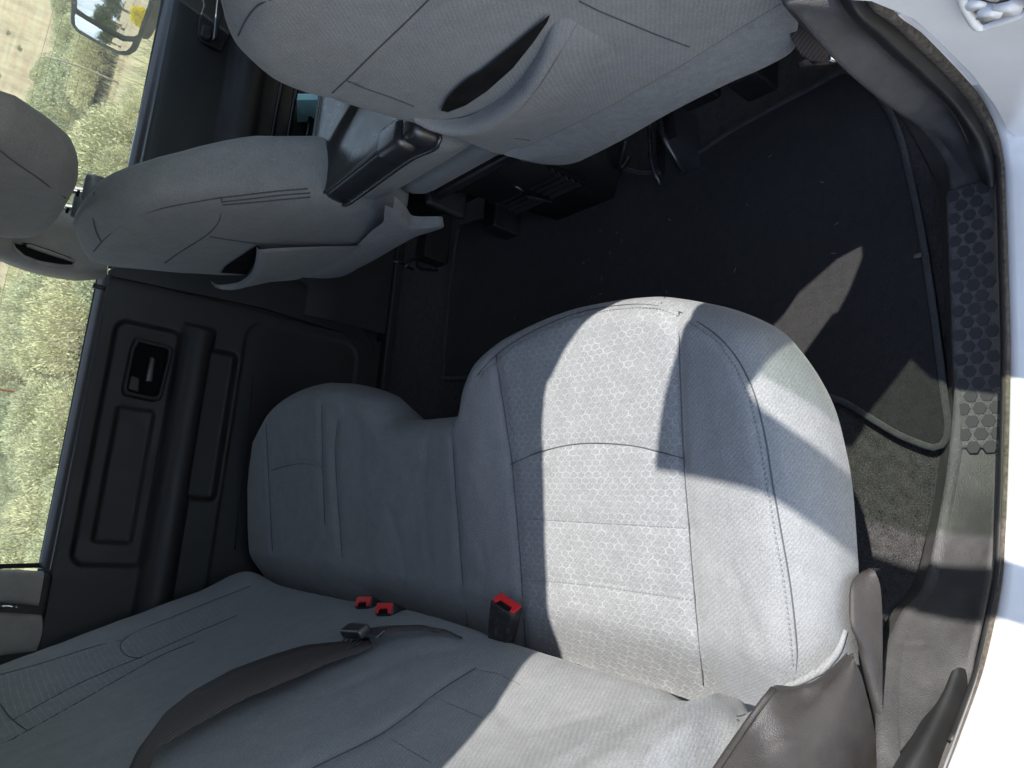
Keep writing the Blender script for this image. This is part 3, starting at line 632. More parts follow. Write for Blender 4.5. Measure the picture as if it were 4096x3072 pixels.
CS_ = dict(
    insr=[(0.2639,0.5049,0.3984),(0.2444,0.4962,0.409),(0.2295,0.4954,0.4087),(0.2155,0.4962,0.4064),(0.2017,0.4976,0.4035),(0.1879,0.4989,0.4006),(0.174,0.4996,0.398),(0.1601,0.5003,0.3954),(0.1462,0.5007,0.3931),(0.1324,0.5014,0.3905),(0.1186,0.5024,0.3875),(0.105,0.5037,0.3841),(0.0914,0.5054,0.3802),(0.0774,0.5049,0.3791),(0.0649,0.5048,0.3769),(0.0524,0.5048,0.3746),(0.04,0.5053,0.3716),(0.0276,0.5061,0.3682),(0.0154,0.5068,0.3651),(0.0029,0.5061,0.3637),(-0.0094,0.5059,0.3621),(-0.0217,0.5056,0.3603),(-0.034,0.5059,0.3575),(-0.0463,0.5066,0.3543),(-0.0586,0.5078,0.3504),(-0.0714,0.5063,0.3499),(-0.0843,0.5057,0.3477),(-0.0974,0.506,0.3445),(-0.1112,0.5092,0.3371),(-0.1259,0.5159,0.3245),(-0.1414,0.525,0.3092),(-0.1564,0.5307,0.2981)],
    insl=[(0.2544,0.8259,0.4124),(0.2352,0.8191,0.4128),(0.2179,0.8177,0.4085),(0.2004,0.8156,0.4051),(0.1829,0.8126,0.4022),(0.1659,0.8117,0.3977),(0.1488,0.8105,0.3938),(0.1315,0.807,0.3914),(0.1146,0.8059,0.3871),(0.098,0.8063,0.3815),(0.0801,0.8038,0.3801),(0.0626,0.8041,0.3761),(0.0451,0.8037,0.3726),(0.0276,0.8029,0.3694),(0.0102,0.8026,0.3659),(-0.0071,0.8015,0.3634),(-0.0244,0.8,0.3608),(-0.0416,0.8003,0.3573),(-0.059,0.8017,0.3528),(-0.0761,0.8018,0.3497),(-0.0935,0.8032,0.3454),(-0.1115,0.8097,0.3367),(-0.1311,0.8241,0.3206),(-0.1516,0.8408,0.3024),(-0.1722,0.8556,0.2859)],
    arc=[(0.0951,0.8086,0.3822),(0.103,0.7784,0.3839),(0.1111,0.752,0.3832),(0.1141,0.7283,0.3834),(0.117,0.7051,0.3838),(0.1198,0.6841,0.3829),(0.1197,0.6596,0.3821),(0.1195,0.6358,0.3815),(0.1172,0.6128,0.3818),(0.1145,0.59,0.3827),(0.1119,0.5681,0.3836),(0.1076,0.5518,0.3828),(0.1035,0.5358,0.3823),(0.0997,0.5197,0.3824),(0.096,0.5058,0.3801)],
    edge=[(0.2639,0.5035,0.3974),(0.2436,0.4701,0.4061),(0.229,0.4514,0.4089),(0.2156,0.4351,0.4096),(0.2001,0.4242,0.4081),(0.1852,0.4146,0.4054),(0.169,0.4082,0.4034),(0.1531,0.4024,0.401),(0.1386,0.4001,0.3983),(0.1242,0.3975,0.3963),(0.1101,0.3957,0.3929),(0.0978,0.3951,0.3902),(0.0854,0.3946,0.3878),(0.0732,0.394,0.3852),(0.061,0.3934,0.3825),(0.0489,0.3926,0.3795),(0.0368,0.392,0.3763),(0.0247,0.3913,0.3736),(0.0127,0.3902,0.3711),(-0.0009,0.3895,0.3676),(-0.0144,0.389,0.3636),(-0.0279,0.3881,0.3607),(-0.0414,0.388,0.3577),(-0.055,0.3884,0.3537),(-0.0686,0.3891,0.3495),(-0.0815,0.39,0.3459),(-0.0943,0.3909,0.3423),(-0.1076,0.393,0.3369),(-0.1281,0.4041,0.3277)],
    front=[(0.2276,0.8628,0.4156),(0.2477,0.8366,0.4152),(0.2585,0.8139,0.4133),(0.2685,0.7907,0.412),(0.2761,0.7641,0.4095),(0.2833,0.7378,0.4075),(0.287,0.7109,0.4066),(0.2906,0.685,0.4058),(0.2923,0.6664,0.403),(0.2941,0.6489,0.3998),(0.293,0.6288,0.3996),(0.2923,0.6101,0.3987),(0.289,0.5865,0.399),(0.2859,0.5643,0.3988),(0.2782,0.5336,0.3982),(0.2639,0.5035,0.3974)],
    tab=[(0.2809,0.5338,0.3953),(0.2961,0.5434,0.377)],
    cn=[(0.1607,0.9493,0.3913),(0.1346,0.9381,0.398),(0.1167,0.9398,0.3933),(0.0987,0.9401,0.3897),(0.0808,0.9412,0.3856),(0.0615,0.9402,0.3824),(0.0423,0.9404,0.3782),(0.0232,0.9422,0.3729),(0.0041,0.9419,0.3691),(-0.015,0.9424,0.3647),(-0.034,0.9432,0.3602),(-0.0531,0.9434,0.3562),(-0.072,0.9437,0.352),(-0.09,0.942,0.3487),(-0.1091,0.949,0.3388),(-0.1295,0.9648,0.3223),(-0.1515,0.9875,0.3003),(-0.1723,0.9988,0.287)],
    farr=[(0.1864,1.3275,0.4081),(0.1526,1.3395,0.403),(0.1298,1.3413,0.3985),(0.1069,1.3419,0.3944),(0.0841,1.343,0.3901),(0.061,1.3396,0.3868),(0.0382,1.3394,0.3818),(0.0154,1.3401,0.3765),(-0.0073,1.3376,0.3726),(-0.03,1.337,0.3679),(-0.0525,1.3364,0.3633),(-0.0746,1.3278,0.3627)],
    farr2=[(0.2559,1.3923,0.4229),(0.2208,1.3372,0.4201),(0.1864,1.3275,0.4081)],
    fa=[(0.2019,1.6802,0.4185),(0.173,1.6803,0.4127),(0.1441,1.6793,0.4073),(0.1151,1.6762,0.4028),(0.0865,1.6764,0.397),(0.0578,1.6724,0.3928),(0.0293,1.6725,0.387),(0.0009,1.6729,0.3811),(-0.0273,1.6737,0.3751),(-0.0555,1.673,0.3698),(-0.0836,1.6721,0.3645)],
    fb=[(0.2237,1.3789,0.4233),(0.2013,1.3815,0.4186),(0.1787,1.3823,0.4149),(0.1562,1.3848,0.4102),(0.1339,1.3884,0.4052),(0.109,1.3911,0.3994),(0.0839,1.3898,0.3957),(0.0589,1.3895,0.3914),(0.0341,1.3907,0.3865),(0.0093,1.3911,0.3819),(-0.0155,1.3923,0.3769)],
    farc=[(0.0964,1.6602,0.3988),(0.107,1.564,0.4017),(0.1103,1.4995,0.4013),(0.1067,1.4359,0.4013),(0.1002,1.3969,0.3975)],
)
def xy(P): return [(p[0], p[1]) for p in P][::2]
cush = pad('cushion', [(x, y) for x, y in nearS], [(x, y) for x, y in farS], [(x, y) for x, y in back], [(x, y) for x, y in front], 90, 190,
    ((0, 0, 0), (1, 0, 0), (0, 1, 0), (0, 0, 1)), ctop, .052, .085, .11, .10, 'cush', BN, 'BbLl',
    grooves=[(xy(CS_['insr']), .0035, .007), (xy(CS_['insl']), .0035, .007), (xy(CS_['arc']), .0025, .006), (xy(CS_['edge']), .003, .006), (xy(CS_['front']), .003, .006),
             (xy(CS_['cn']), .003, .008), (xy(CS_['farr']), .005, .010), (xy(CS_['fa']), .004, .01), (xy(CS_['fb']), .004, .01), (xy(CS_['farc']), .004, .008),
             ([(.02, .8), (.02, .49)], .002, .006), ([(-.06, .8), (-.056, .49)], .002, .006),
             ([(-.135, .41), (-.08, .425), (-.02, .45)], .0022, .006), ([(-.11, .455), (-.07, .452), (-.03, .44)], .0015, .004), ([(.15, .47), (.10, .455), (.06, .465)], .0012, .005),
             ([(.15, 1.02), (.06, 1.05), (-.06, 1.04)], .0016, .012), ([(.02, 1.16), (-.06, 1.12), (-.13, 1.14)], .0018, .010), ([(-.12, .91), (-.07, .88), (-.02, .885)], .0016, .006), ([(.2, 1.5), (.14, 1.56), (.15, 1.64)], .0016, .008)])
for k, P in CS_.items(): seam(P, cush, .0008 if k in ('insr', 'insl', 'arc', 'edge', 'front', 'tab') else .0006)
for P in ([(0.2455,0.4822,0.4077),(0.2303,0.4613,0.4107),(0.2168,0.4434,0.4109),(0.2047,0.4344,0.4114),(0.1934,0.4267,0.4105),(0.1826,0.4198,0.4085),(0.1662,0.4129,0.4068),(0.1505,0.4074,0.4035),(0.1367,0.4048,0.4015),(0.1232,0.4027,0.3989),(0.1099,0.4007,0.3961),(0.0975,0.3999,0.3935),(0.0852,0.3992,0.3909),(0.0729,0.3987,0.3878),(0.0607,0.3981,0.3851),(0.0485,0.3972,0.3827),(0.0364,0.3965,0.3798),(0.0243,0.3958,0.3769),(0.0123,0.3951,0.3744),(-0.0014,0.3941,0.3713),(-0.0149,0.3934,0.3676),(-0.0284,0.3926,0.3644),(-0.0419,0.3922,0.3617),(-0.0555,0.3924,0.358),(-0.0691,0.393,0.3537),(-0.0819,0.3939,0.3498),(-0.0948,0.3947,0.3462),(-0.1082,0.3969,0.3401)],
          [(0.2262,0.8507,0.4162),(0.2385,0.8282,0.4144),(0.2493,0.8032,0.4155),(0.2608,0.7807,0.415),(0.2674,0.7525,0.4141),(0.2739,0.725,0.4136),(0.2774,0.7005,0.4133),(0.281,0.6773,0.4125),(0.2832,0.6588,0.4099),(0.2849,0.6406,0.4078),(0.2839,0.6207,0.4077),(0.2833,0.6022,0.4069),(0.28,0.5786,0.4075),(0.2778,0.5582,0.4055),(0.2702,0.5277,0.4051),(0.2569,0.5028,0.4031)],
          ): stitches(P, cush)
for P in ([(-0.0649,0.7999,0.3511),(-0.0633,0.771,0.3523),(-0.0621,0.7452,0.3513),(-0.0609,0.7202,0.3506),(-0.0602,0.6972,0.3501),(-0.0595,0.6748,0.3497),(-0.0588,0.6533,0.3493),(-0.0588,0.6323,0.3491),(-0.059,0.6114,0.3495),(-0.0589,0.5906,0.3507),(-0.0589,0.571,0.3513),(-0.0588,0.5503,0.351),(-0.0589,0.5296,0.3518),(-0.0589,0.5108,0.3509)], [(0.0193,0.7966,0.3673),(0.0195,0.7642,0.3678),(0.0197,0.736,0.3661),(0.0196,0.7126,0.365),(0.0196,0.6897,0.3642),(0.0195,0.6674,0.3637),(0.0195,0.6453,0.3638),(0.0195,0.6246,0.3638),(0.0194,0.6036,0.3651),(0.0195,0.5836,0.3659),(0.0192,0.5651,0.3657),(0.0193,0.547,0.3658),(0.0193,0.5288,0.3668),(0.0191,0.5127,0.3656)]): stitches(P, cush, .0006)
wl = [(-0.071,0.365,0.2953),(-0.0907,0.3696,0.3021),(-0.0996,0.373,0.3111),(-0.1088,0.3784,0.3159),(-0.1158,0.3862,0.3236),(-0.1234,0.3962,0.3273),(-0.1323,0.414,0.3294)]
if wl: tube('corner_welt', wl, .0042, 'fab', cush, 8, taper=lambda t: .6+.4*math.sin(t*math.pi))

# backrest: a leaning pad, raised at both outer ends
LK = .40
bo = Vector((-.158, 0, .36)); eb = Vector((-LK, 0, 1)).normalized(); en = Vector((1, 0, LK)).normalized()
def btop(y, t):
    h = .0
    h += .018*math.exp(-((y-.50)/.07)**2)*sstep(.0, .15, t)+.020*math.exp(-((y-1.74)/.08)**2)
    h -= .012*math.exp(-((y-.66)/.1)**2)*sstep(0, .2, t)
    h -= .010*math.exp(-((y-1.48)/.13)**2)*sstep(.03, .2, t)
    h += .012*math.exp(-((y-1.05)/.2)**2)
    h += .010*math.exp(-((t-.03)/.06)**2)
    h += .002*noise.noise((y*9, t*9, 2.7))+.0012*noise.noise((y*26, t*26, 9))
    return h
BS_ = dict(
    bi=[(-0.2784,0.7992,0.6556),(-0.2723,0.7989,0.6381),(-0.2679,0.7973,0.6257),(-0.2625,0.7932,0.6145),(-0.258,0.7914,0.6017),(-0.2535,0.791,0.5885),(-0.2486,0.7899,0.5756),(-0.2435,0.7882,0.5628),(-0.2352,0.7896,0.5443),(-0.2263,0.7903,0.5257),(-0.2184,0.7966,0.5061),(-0.21,0.8031,0.4861),(-0.2025,0.8032,0.4697),(-0.1938,0.7991,0.4557),(-0.1861,0.7966,0.4413),(-0.1773,0.7901,0.4298)],
    bm=[(-0.3438,1.7174,0.8701),(-0.3357,1.7071,0.8415),(-0.33,1.702,0.825),(-0.3248,1.6995,0.8078),(-0.3189,1.694,0.791),(-0.3137,1.6919,0.7734),(-0.3046,1.6856,0.7514),(-0.2963,1.684,0.728),(-0.2888,1.6798,0.7077),(-0.2815,1.6761,0.6868),(-0.2732,1.6655,0.6527)],
    bn=[(-0.1634,1.6555,0.4111),(-0.1807,1.6677,0.446),(-0.1948,1.6783,0.4744),(-0.2077,1.6804,0.5051),(-0.2188,1.6789,0.5309),(-0.2294,1.6761,0.5565),(-0.2432,1.6768,0.5917),(-0.2555,1.6748,0.6238),(-0.2673,1.6683,0.6444),(-0.2742,1.6598,0.6537),(-0.279,1.6436,0.66),(-0.2827,1.6213,0.6625),(-0.2863,1.593,0.6622),(-0.2876,1.5679,0.659),(-0.2865,1.5441,0.6529),(-0.2807,1.517,0.6481)],
    bj=[(-0.3644,1.4876,0.8366),(-0.3541,1.4805,0.8242),(-0.35,1.499,0.8076),(-0.3434,1.5087,0.792),(-0.3367,1.517,0.775),(-0.3289,1.5221,0.7581),(-0.3211,1.528,0.7406),(-0.314,1.5292,0.7236),(-0.307,1.5321,0.7058),(-0.2992,1.5315,0.6884),(-0.2907,1.5315,0.6667),(-0.2814,1.5281,0.6455),(-0.2717,1.5312,0.6216),(-0.2624,1.5382,0.596),(-0.2517,1.543,0.5694),(-0.2408,1.5489,0.5414),(-0.2314,1.5495,0.5178),(-0.2209,1.5452,0.4954),(-0.2099,1.5371,0.4739)],
    bk=[(-0.374,1.3593,0.8889),(-0.362,1.3366,0.8688),(-0.3598,1.3607,0.8499),(-0.3553,1.3784,0.8311),(-0.3491,1.382,0.8183),(-0.3443,1.3913,0.8041),(-0.3389,1.3995,0.7897),(-0.3333,1.4073,0.7751),(-0.3277,1.4215,0.7573),(-0.3216,1.4342,0.7392),(-0.3145,1.4444,0.7212),(-0.3076,1.4571,0.702),(-0.2996,1.466,0.6832),(-0.2911,1.4739,0.664),(-0.2827,1.4841,0.6437),(-0.2736,1.4924,0.6232),(-0.2667,1.4952,0.6034),(-0.2597,1.4979,0.5833),(-0.2515,1.4949,0.5646)],
    bq=[(-0.2157,0.5174,0.5324),(-0.2111,0.5166,0.5207),(-0.2051,0.5176,0.5057),(-0.1986,0.5177,0.4912),(-0.1922,0.5189,0.4751),(-0.1865,0.5183,0.459),(-0.1805,0.5172,0.4431),(-0.1743,0.5163,0.4264),(-0.1682,0.5135,0.4061),(-0.1614,0.509,0.3873),(-0.1601,0.5094,0.3674)],
    bl=[(-0.3539,1.6492,0.8545),(-0.3596,1.5879,0.8474),(-0.3625,1.5161,0.8427),(-0.3618,1.4662,0.8391),(-0.3553,1.3784,0.8311)],
    )
def yt(P): return [(p[1], (Vector(p)-bo).dot(eb)) for p in P][::2]
bk = pad('backrest', [(.452, -.02), (.8, -.04), (1.3, -.04), (1.82, -.02)], [(.49, .62), (.8, .635), (1.3, .635), (1.80, .62)], [(.452, -.02), (.438, .06), (.44, .2), (.45, .4), (.49, .62)], [(1.82, -.02), (1.835, .1), (1.835, .3), (1.825, .5), (1.80, .62)],
    150, 90, (bo, (0, 1, 0), eb, en), btop, .055, .07, .10, .02, 'backf', BN, 'BbLl',
    grooves=[(yt(v), .006 if k == 'bq' else .004 if k in ('bi', 'bm', 'bn') else .003, .013 if k == 'bq' else .008) for k, v in BS_.items()]+[([(.95, .12), (1.05, .17), (1.18, .15)], .002, .014), ([(.56, .08), (.63, .13), (.72, .11)], .0018, .008), ([(.85, .05), (.92, .10), (.93, .2)], .002, .012), ([(1.25, .1), (1.3, .2), (1.28, .33)], .0016, .012), ([(.47, .10), (.52, .15), (.56, .25)], .002, .008)])
for k, P in BS_.items():
    if k != 'bq': seam(P, bk, .0007)
for P in ([(-0.1791,0.7902,0.4325),(-0.1779,0.7664,0.4295),(-0.1774,0.744,0.427),(-0.1812,0.7035,0.4281)], [(-0.2104,0.7986,0.4872),(-0.2103,0.7696,0.4891),(-0.2116,0.7471,0.4872),(-0.213,0.7259,0.484),(-0.2138,0.7036,0.4824)], [(-0.2435,0.7882,0.5628),(-0.2428,0.7575,0.566),(-0.2445,0.7355,0.5644),(-0.2468,0.713,0.562),(-0.2481,0.689,0.5614)]): stitches(P, bk, .0006)
# the backrest's turned outer side, wrinkled cloth
s1 = [(-0.1396,0.435,0.4541),(-0.1367,0.435,0.4229),(-0.1394,0.435,0.3982),(-0.1461,0.435,0.3723),(-0.1568,0.435,0.3561)]
s2 = [(-0.1641,0.41,0.5406),(-0.148,0.41,0.4876),(-0.1452,0.41,0.4508),(-0.1465,0.41,0.4233),(-0.1514,0.41,0.4001)]
s3 = [(-0.1889,0.398,0.5658),(-0.1726,0.398,0.5229),(-0.161,0.398,0.4893),(-0.1533,0.398,0.4566),(-0.148,0.398,0.4175)]
s4 = [(-0.2111,0.385,0.5563),(-0.1897,0.385,0.4819),(-0.1634,0.385,0.4377),(-0.1492,0.385,0.4138),(-0.1329,0.385,0.4036)]
wr = rails('side_cloth', [s1, s2, s3, s4], 40, 'fab', bk, sub=5)
for v in wr.data.vertices:
    p = v.co; v.co += Vector((0, -1, .3))*(.004*math.sin(p.z*95+p.x*60)*math.exp(-((p.z-.42)/.05)**2))
for P in ([(-0.1498,0.403,0.4095),(-0.1489,0.403,0.4338),(-0.152,0.403,0.4607),(-0.1609,0.403,0.493),(-0.1715,0.403,0.4953),(-0.1836,0.403,0.4954)], [(-0.1492,0.395,0.4382),(-0.1549,0.395,0.4333),(-0.1599,0.395,0.4316)]): seam(P, bk, .0012)
# plastic shields beside the seat
n1 = [(-0.0081,0.352,0.2684),(-0.0136,0.352,0.2897),(-0.0243,0.352,0.3094),(-0.0449,0.352,0.3143),(-0.0638,0.352,0.3129)]+[(-0.0787,0.354,0.2961),(-0.1004,0.354,0.2863),(-0.1271,0.354,0.274),(-0.1613,0.354,0.2592),(-0.2019,0.354,0.2531),(-0.2536,0.354,0.2532)]
n2 = [(-0.0088,0.343,0.284),(-0.0221,0.343,0.2912),(-0.0391,0.343,0.2953),(-0.0581,0.343,0.2994),(-0.0769,0.343,0.2981),(-0.1006,0.343,0.2896),(-0.1312,0.343,0.2825),(-0.157,0.343,0.2763),(-0.1961,0.343,0.2741),(-0.2463,0.343,0.2748)]
n3 = [(-0.0104,0.338,0.2875),(-0.0238,0.338,0.2771),(-0.0457,0.338,0.2738),(-0.0721,0.338,0.2742),(-0.1004,0.338,0.2758),(-0.1328,0.338,0.2777),(-0.1557,0.338,0.2773),(-0.1943,0.338,0.2774),(-0.244,0.338,0.2787)]
low = rails('lower_shield', [[Vector(p)+Vector((0, .01, -.05)) for p in n1], n1, n2, n3], 60, 'brown', BN, sub=5)
u1 = [(-0.0906,0.35,0.3221),(-0.0992,0.35,0.3432),(-0.108,0.35,0.3672),(-0.1144,0.35,0.3944)]+[(-0.1185,0.358,0.4101),(-0.1155,0.358,0.441),(-0.1205,0.358,0.4509)]+[(-0.1434,0.368,0.465),(-0.1725,0.368,0.5073),(-0.1988,0.368,0.5453)]
u2 = [(-0.0887,0.342,0.3367),(-0.0974,0.342,0.3488),(-0.1104,0.342,0.3691),(-0.123,0.342,0.3921),(-0.1352,0.342,0.4139),(-0.1471,0.342,0.4347),(-0.154,0.342,0.4467)]+[(-0.1671,0.346,0.4553),(-0.1783,0.346,0.4703),(-0.1978,0.346,0.4987)]
u3 = [(-0.0871,0.334,0.3515),(-0.0954,0.334,0.3395),(-0.1059,0.334,0.3299),(-0.1197,0.334,0.3219),(-0.1358,0.334,0.3135),(-0.1518,0.334,0.307),(-0.1587,0.334,0.3042),(-0.1768,0.334,0.3),(-0.1924,0.334,0.2966),(-0.2316,0.334,0.2936)]
m23 = [Vector(p)*.55+Vector(q)*.45+Vector((.003, -.006, .004)) for p, q in zip(u2, u3)]
up = rails('upper_shield', [[Vector(p)+Vector((0, .01, -.02)) for p in u1], [Vector(p)+Vector((0, .002, -.002)) for p in u1], u1, [Vector(p)*.5+Vector(q)*.5+Vector((-.003, .0, -.003)) for p, q in zip(u1, u2)], u2, m23, u3], 70, 'brown', BN, sub=4)
tube('shield_rim', [Vector(p)+Vector((0, 0, .001)) for p in u1[5:]], .003, 'brown', up)

# lap belt lying over the backrest, its tongue, and the three buckles
def ribbon(name, A, Bq, mat, parent, n=60, off=.004, lift=None):
    if not A or not Bq: return
    a, c = cr(A, n), cr(Bq, n); rows = []
    for i in range(n):
        o = Vector((.9, -.1, .4)).normalized()*(off+(lift(i/(n-1)) if lift else 0)); rows.append([a[i]+o, a[i].lerp(c[i], .33)+o*1.15, a[i].lerp(c[i], .66)+o*1.15, c[i]+o])
    return gridmesh(name, rows, mat, parent, thick=.0012)
BL = thing('seat_belt', 'dark brown seat belt lying slack across the rear backrest', 'seat belt')
ribbon('webbing', [(-0.3323,0.8965,0.8161),(-0.3282,0.9142,0.807),(-0.323,0.9302,0.7982),(-0.3179,0.9482,0.7887),(-0.3133,0.9694,0.778),(-0.3079,0.9903,0.767),(-0.3031,1.0042,0.7564),(-0.2983,1.0196,0.7451),(-0.2936,1.0365,0.7331),(-0.2889,1.0553,0.7201),(-0.2809,1.0684,0.7012),(-0.2728,1.0835,0.6808),(-0.2675,1.0894,0.6665),(-0.262,1.0949,0.652),(-0.2561,1.0995,0.6374),(-0.2502,1.1048,0.6223),(-0.2435,1.1051,0.6045),(-0.2365,1.104,0.5869),(-0.2293,1.103,0.5688),(-0.2232,1.0991,0.554),(-0.2171,1.096,0.5386),(-0.2112,1.094,0.5224),(-0.2044,1.0765,0.5082),(-0.1975,1.0579,0.4946),(-0.1911,1.0422,0.4796),(-0.1821,1.0162,0.4607)], [(-0.3276,0.8737,0.8002),(-0.3235,0.8911,0.7912),(-0.3187,0.908,0.782),(-0.3133,0.9247,0.7727),(-0.3081,0.9437,0.7625),(-0.3026,0.9636,0.7517),(-0.2974,0.9651,0.7387),(-0.2924,0.9676,0.725),(-0.2875,0.9706,0.7108),(-0.2821,0.973,0.6966),(-0.2772,0.9741,0.6849),(-0.2719,0.9745,0.6733),(-0.2668,0.9756,0.6612),(-0.2618,0.978,0.6483),(-0.256,0.9782,0.6325),(-0.2497,0.9773,0.6168),(-0.2416,0.9761,0.5981),(-0.2333,0.9755,0.5787),(-0.2244,0.98,0.5567),(-0.2153,0.9856,0.5334),(-0.2072,0.9861,0.5127),(-0.1993,0.9885,0.4904),(-0.1891,0.981,0.4711)], 'belt', BL, lift=lambda t: .006+.018*math.sin(min(1, t*1.05)*math.pi))
ribbon('webbing', [(-0.179,1.0256,0.4559),(-0.1694,1,0.4369),(-0.1632,0.9748,0.4242),(-0.1572,0.9506,0.4114),(-0.1556,0.9271,0.4049),(-0.1541,0.9041,0.3985),(-0.1556,0.8687,0.396)], [(-0.1844,0.9758,0.4621),(-0.1734,0.9688,0.4419),(-0.1677,0.9504,0.4301),(-0.162,0.9321,0.4185),(-0.1593,0.9132,0.4116),(-0.1568,0.896,0.4038),(-0.1571,0.8656,0.3991)], 'belt', BL, 30, lift=lambda t: .016*(1-t))
tg = Vector([(-0.1849,1.0352,0.4672)][0]) if [(-0.1849,1.0352,0.4672)] else Vector((-.17, 1.04, .48))
def obox(name, c, ax, ay, az, s, mat, parent, bev=.003):
    ax = Vector(ax).normalized(); az = (Vector(az)-ax*Vector(az).dot(ax)).normalized(); ay = az.cross(ax)
    m = Matrix((ax, ay, az)).transposed()
    return box(name, [-q/2 for q in s], [q/2 for q in s], mat, parent, bev, m, c)
tax = Vector((-.05, 1, .12)); tn = Vector((.8, -.25, .55))
tt = obox('tongue', tg+tn.normalized()*.024, (.12, -1, .02), None, tn, (.062, .022, .016), 'vinyl', BL, .004)
obox('tongue_plate', tg+tn.normalized()*.020+Vector((.006, -.046, -.004)), (.12, -1, .02), None, tn, (.04, .018, .003), 'steel', tt, .001)
for k in range(5): obox('rib', tg+tn.normalized()*.0325+Vector((-.02+.0, .022-.011*k, .0)), (.5, 0, -.7), None, tn, (.012, .002, .002), 'vinyl', tt, .0006)
def buckle(label, base, topc, face_n, k=1.0):
    base, topc = Vector(base), Vector(topc); ax = (topc-base).normalized(); n = Vector(face_n); n = (n-ax*n.dot(ax)).normalized(); s = ax.cross(n)
    b = thing('seat_belt_buckle', label, 'buckle', group='belt buckles on the rear bench')
    w, d = .040*k, .024*k
    def q(u, v, h): return base+ax*h+s*u+n*v
    Ht = (topc-base).length
    rings = []
    for h, f in ((0, .72), (Ht*.2, .82), (Ht*.5, .95), (Ht*.85, 1.0), (Ht*.97, 1.0), (Ht, .93)):
        r = []
        for i in range(24):
            a = 2*math.pi*i/24; c_, s_ = math.cos(a), math.sin(a); e = .35
            r.append(q(w/2*f*math.copysign(abs(c_)**e, c_), d/2*f*math.copysign(abs(s_)**e, s_), h))
        rings.append(r)
    loft('housing', rings, 'buck', b)
    hh = Ht+.0006; pr = [(-.44, -.40), (.44, -.40), (.44, .34), (.30, .40), (.24, .05), (-.24, .05), (-.30, .40), (-.44, .34)]
    prism('release_button', [q(u*w, v*d, hh-.004) for u, v in pr], ax*.0065, 'red', b, .0012)
    prism('latch_slot', [q(u*w, v*d, hh) for u, v in [(-.25, .1), (.25, .1), (.25, .42), (-.25, .42)]], ax*.0008, 'slot', b, 0)
    tube('stalk', [base-ax*.05+n*-.002, base-ax*.02, base+ax*.012], .010*k, 'blk', b, 8)
    return b
buckle('scuffed dark belt buckle with red button on the near seat cushion', (-.168, .842, .350), (-.098, .797, .380), (-.35, -.25, 1), 1.05)
buckle('nearer dark belt buckle of the pair with red buttons beside the slack belt', (-.168, 1.105, .325), (-.140, 1.083, .402), (-.8, -.3, .6), .95)
buckle('farther dark belt buckle of the pair, half hidden behind its twin', (-.168, 1.19, .325), (-.140, 1.172, .392), (-.8, -.3, .6), .95)
# ------------------------------------------------------------ front passenger seat (its back faces us)
PS = thing('front_seat', 'near front passenger seat, grey back with a stretched map pocket', 'car seat', group='front seats')
ko = Vector((.62, 0, .3)); kb = Vector((-.2, 0, 1)).normalized(); kn = Vector((-1, 0, -.2)).normalized()
def w2p(P): return [((Vector(p)).y, (Vector(p)-ko).dot(kb)) for p in P]
inb = w2p([(0.598,0.859,0.408),(0.577,0.854,0.513),(0.552,0.856,0.638),(0.535,0.857,0.725),(0.531,0.858,0.746),(0.525,0.856,0.773),(0.52,0.849,0.801),(0.516,0.837,0.82)])
topc = w2p([(0.516,0.837,0.82),(0.512,0.821,0.839),(0.509,0.803,0.856),(0.506,0.772,0.871),(0.503,0.727,0.887),(0.499,0.679,0.903),(0.494,0.597,0.929),(0.491,0.547,0.945)])
def ptop(y, t):
    h = .012*math.sin(max(0, min(1, (y-.38)/.48))*math.pi)+.012*math.sin(max(0, min(1, t/.6))*math.pi)
    h += .0018*noise.noise((y*11, t*11, 5)); return h
b0 = [(.36, .11), (.5, .112), (.7, .110), inb[0]]
oth = [(.36, .11), (.345, .3), (.36, .45), (topc[-1][0]-.06, topc[-1][1])]
t1_ = [oth[-1]]+topc[::-1]
pb = pad('backrest', b0, t1_, oth, inb, 60, 110, (ko, (0, 1, 0), kb, kn), ptop, .055, .06, .13, .01, 'fab', PS, 'bl',
    grooves=[(w2p([(0.533,0.566,0.736),(0.535,0.701,0.723),(0.537,0.79,0.716),(0.536,0.86,0.72)]), .003, .006), (w2p([(0.507,0.673,0.867),(0.507,0.733,0.863),(0.508,0.773,0.858),(0.509,0.806,0.857)]), .003, .006)])
flp = [ [(0.595,0.375,0.445),(0.601,0.42,0.414),(0.603,0.496,0.405),(0.604,0.583,0.402),(0.604,0.702,0.401),(0.604,0.811,0.402),(0.603,0.87,0.403)],
        [(0.592,0.366,0.431),(0.601,0.419,0.384),(0.605,0.494,0.366),(0.605,0.584,0.363),(0.609,0.692,0.347),(0.611,0.802,0.335),(0.602,0.864,0.378)],
        [(0.605,0.377,0.377),(0.615,0.424,0.326),(0.619,0.497,0.306),(0.62,0.601,0.299),(0.624,0.713,0.28),(0.624,0.794,0.281),(0.611,0.866,0.344)],
        [(0.618,0.388,0.342),(0.629,0.426,0.284),(0.632,0.47,0.272),(0.63,0.531,0.279),(0.631,0.618,0.277),(0.633,0.735,0.267),(0.633,0.814,0.266),(0.634,0.849,0.262),(0.627,0.873,0.293),(0.615,0.882,0.353)] ]
fl = rails('carpet_flap', [[Vector(p)+Vector((.012, 0, .02)) for p in flp[0]], flp[0], flp[1], flp[2], flp[3], [Vector(p)+Vector((.02, 0, .004)) for p in flp[3]]], 60, 'felt', PS, sub=4)
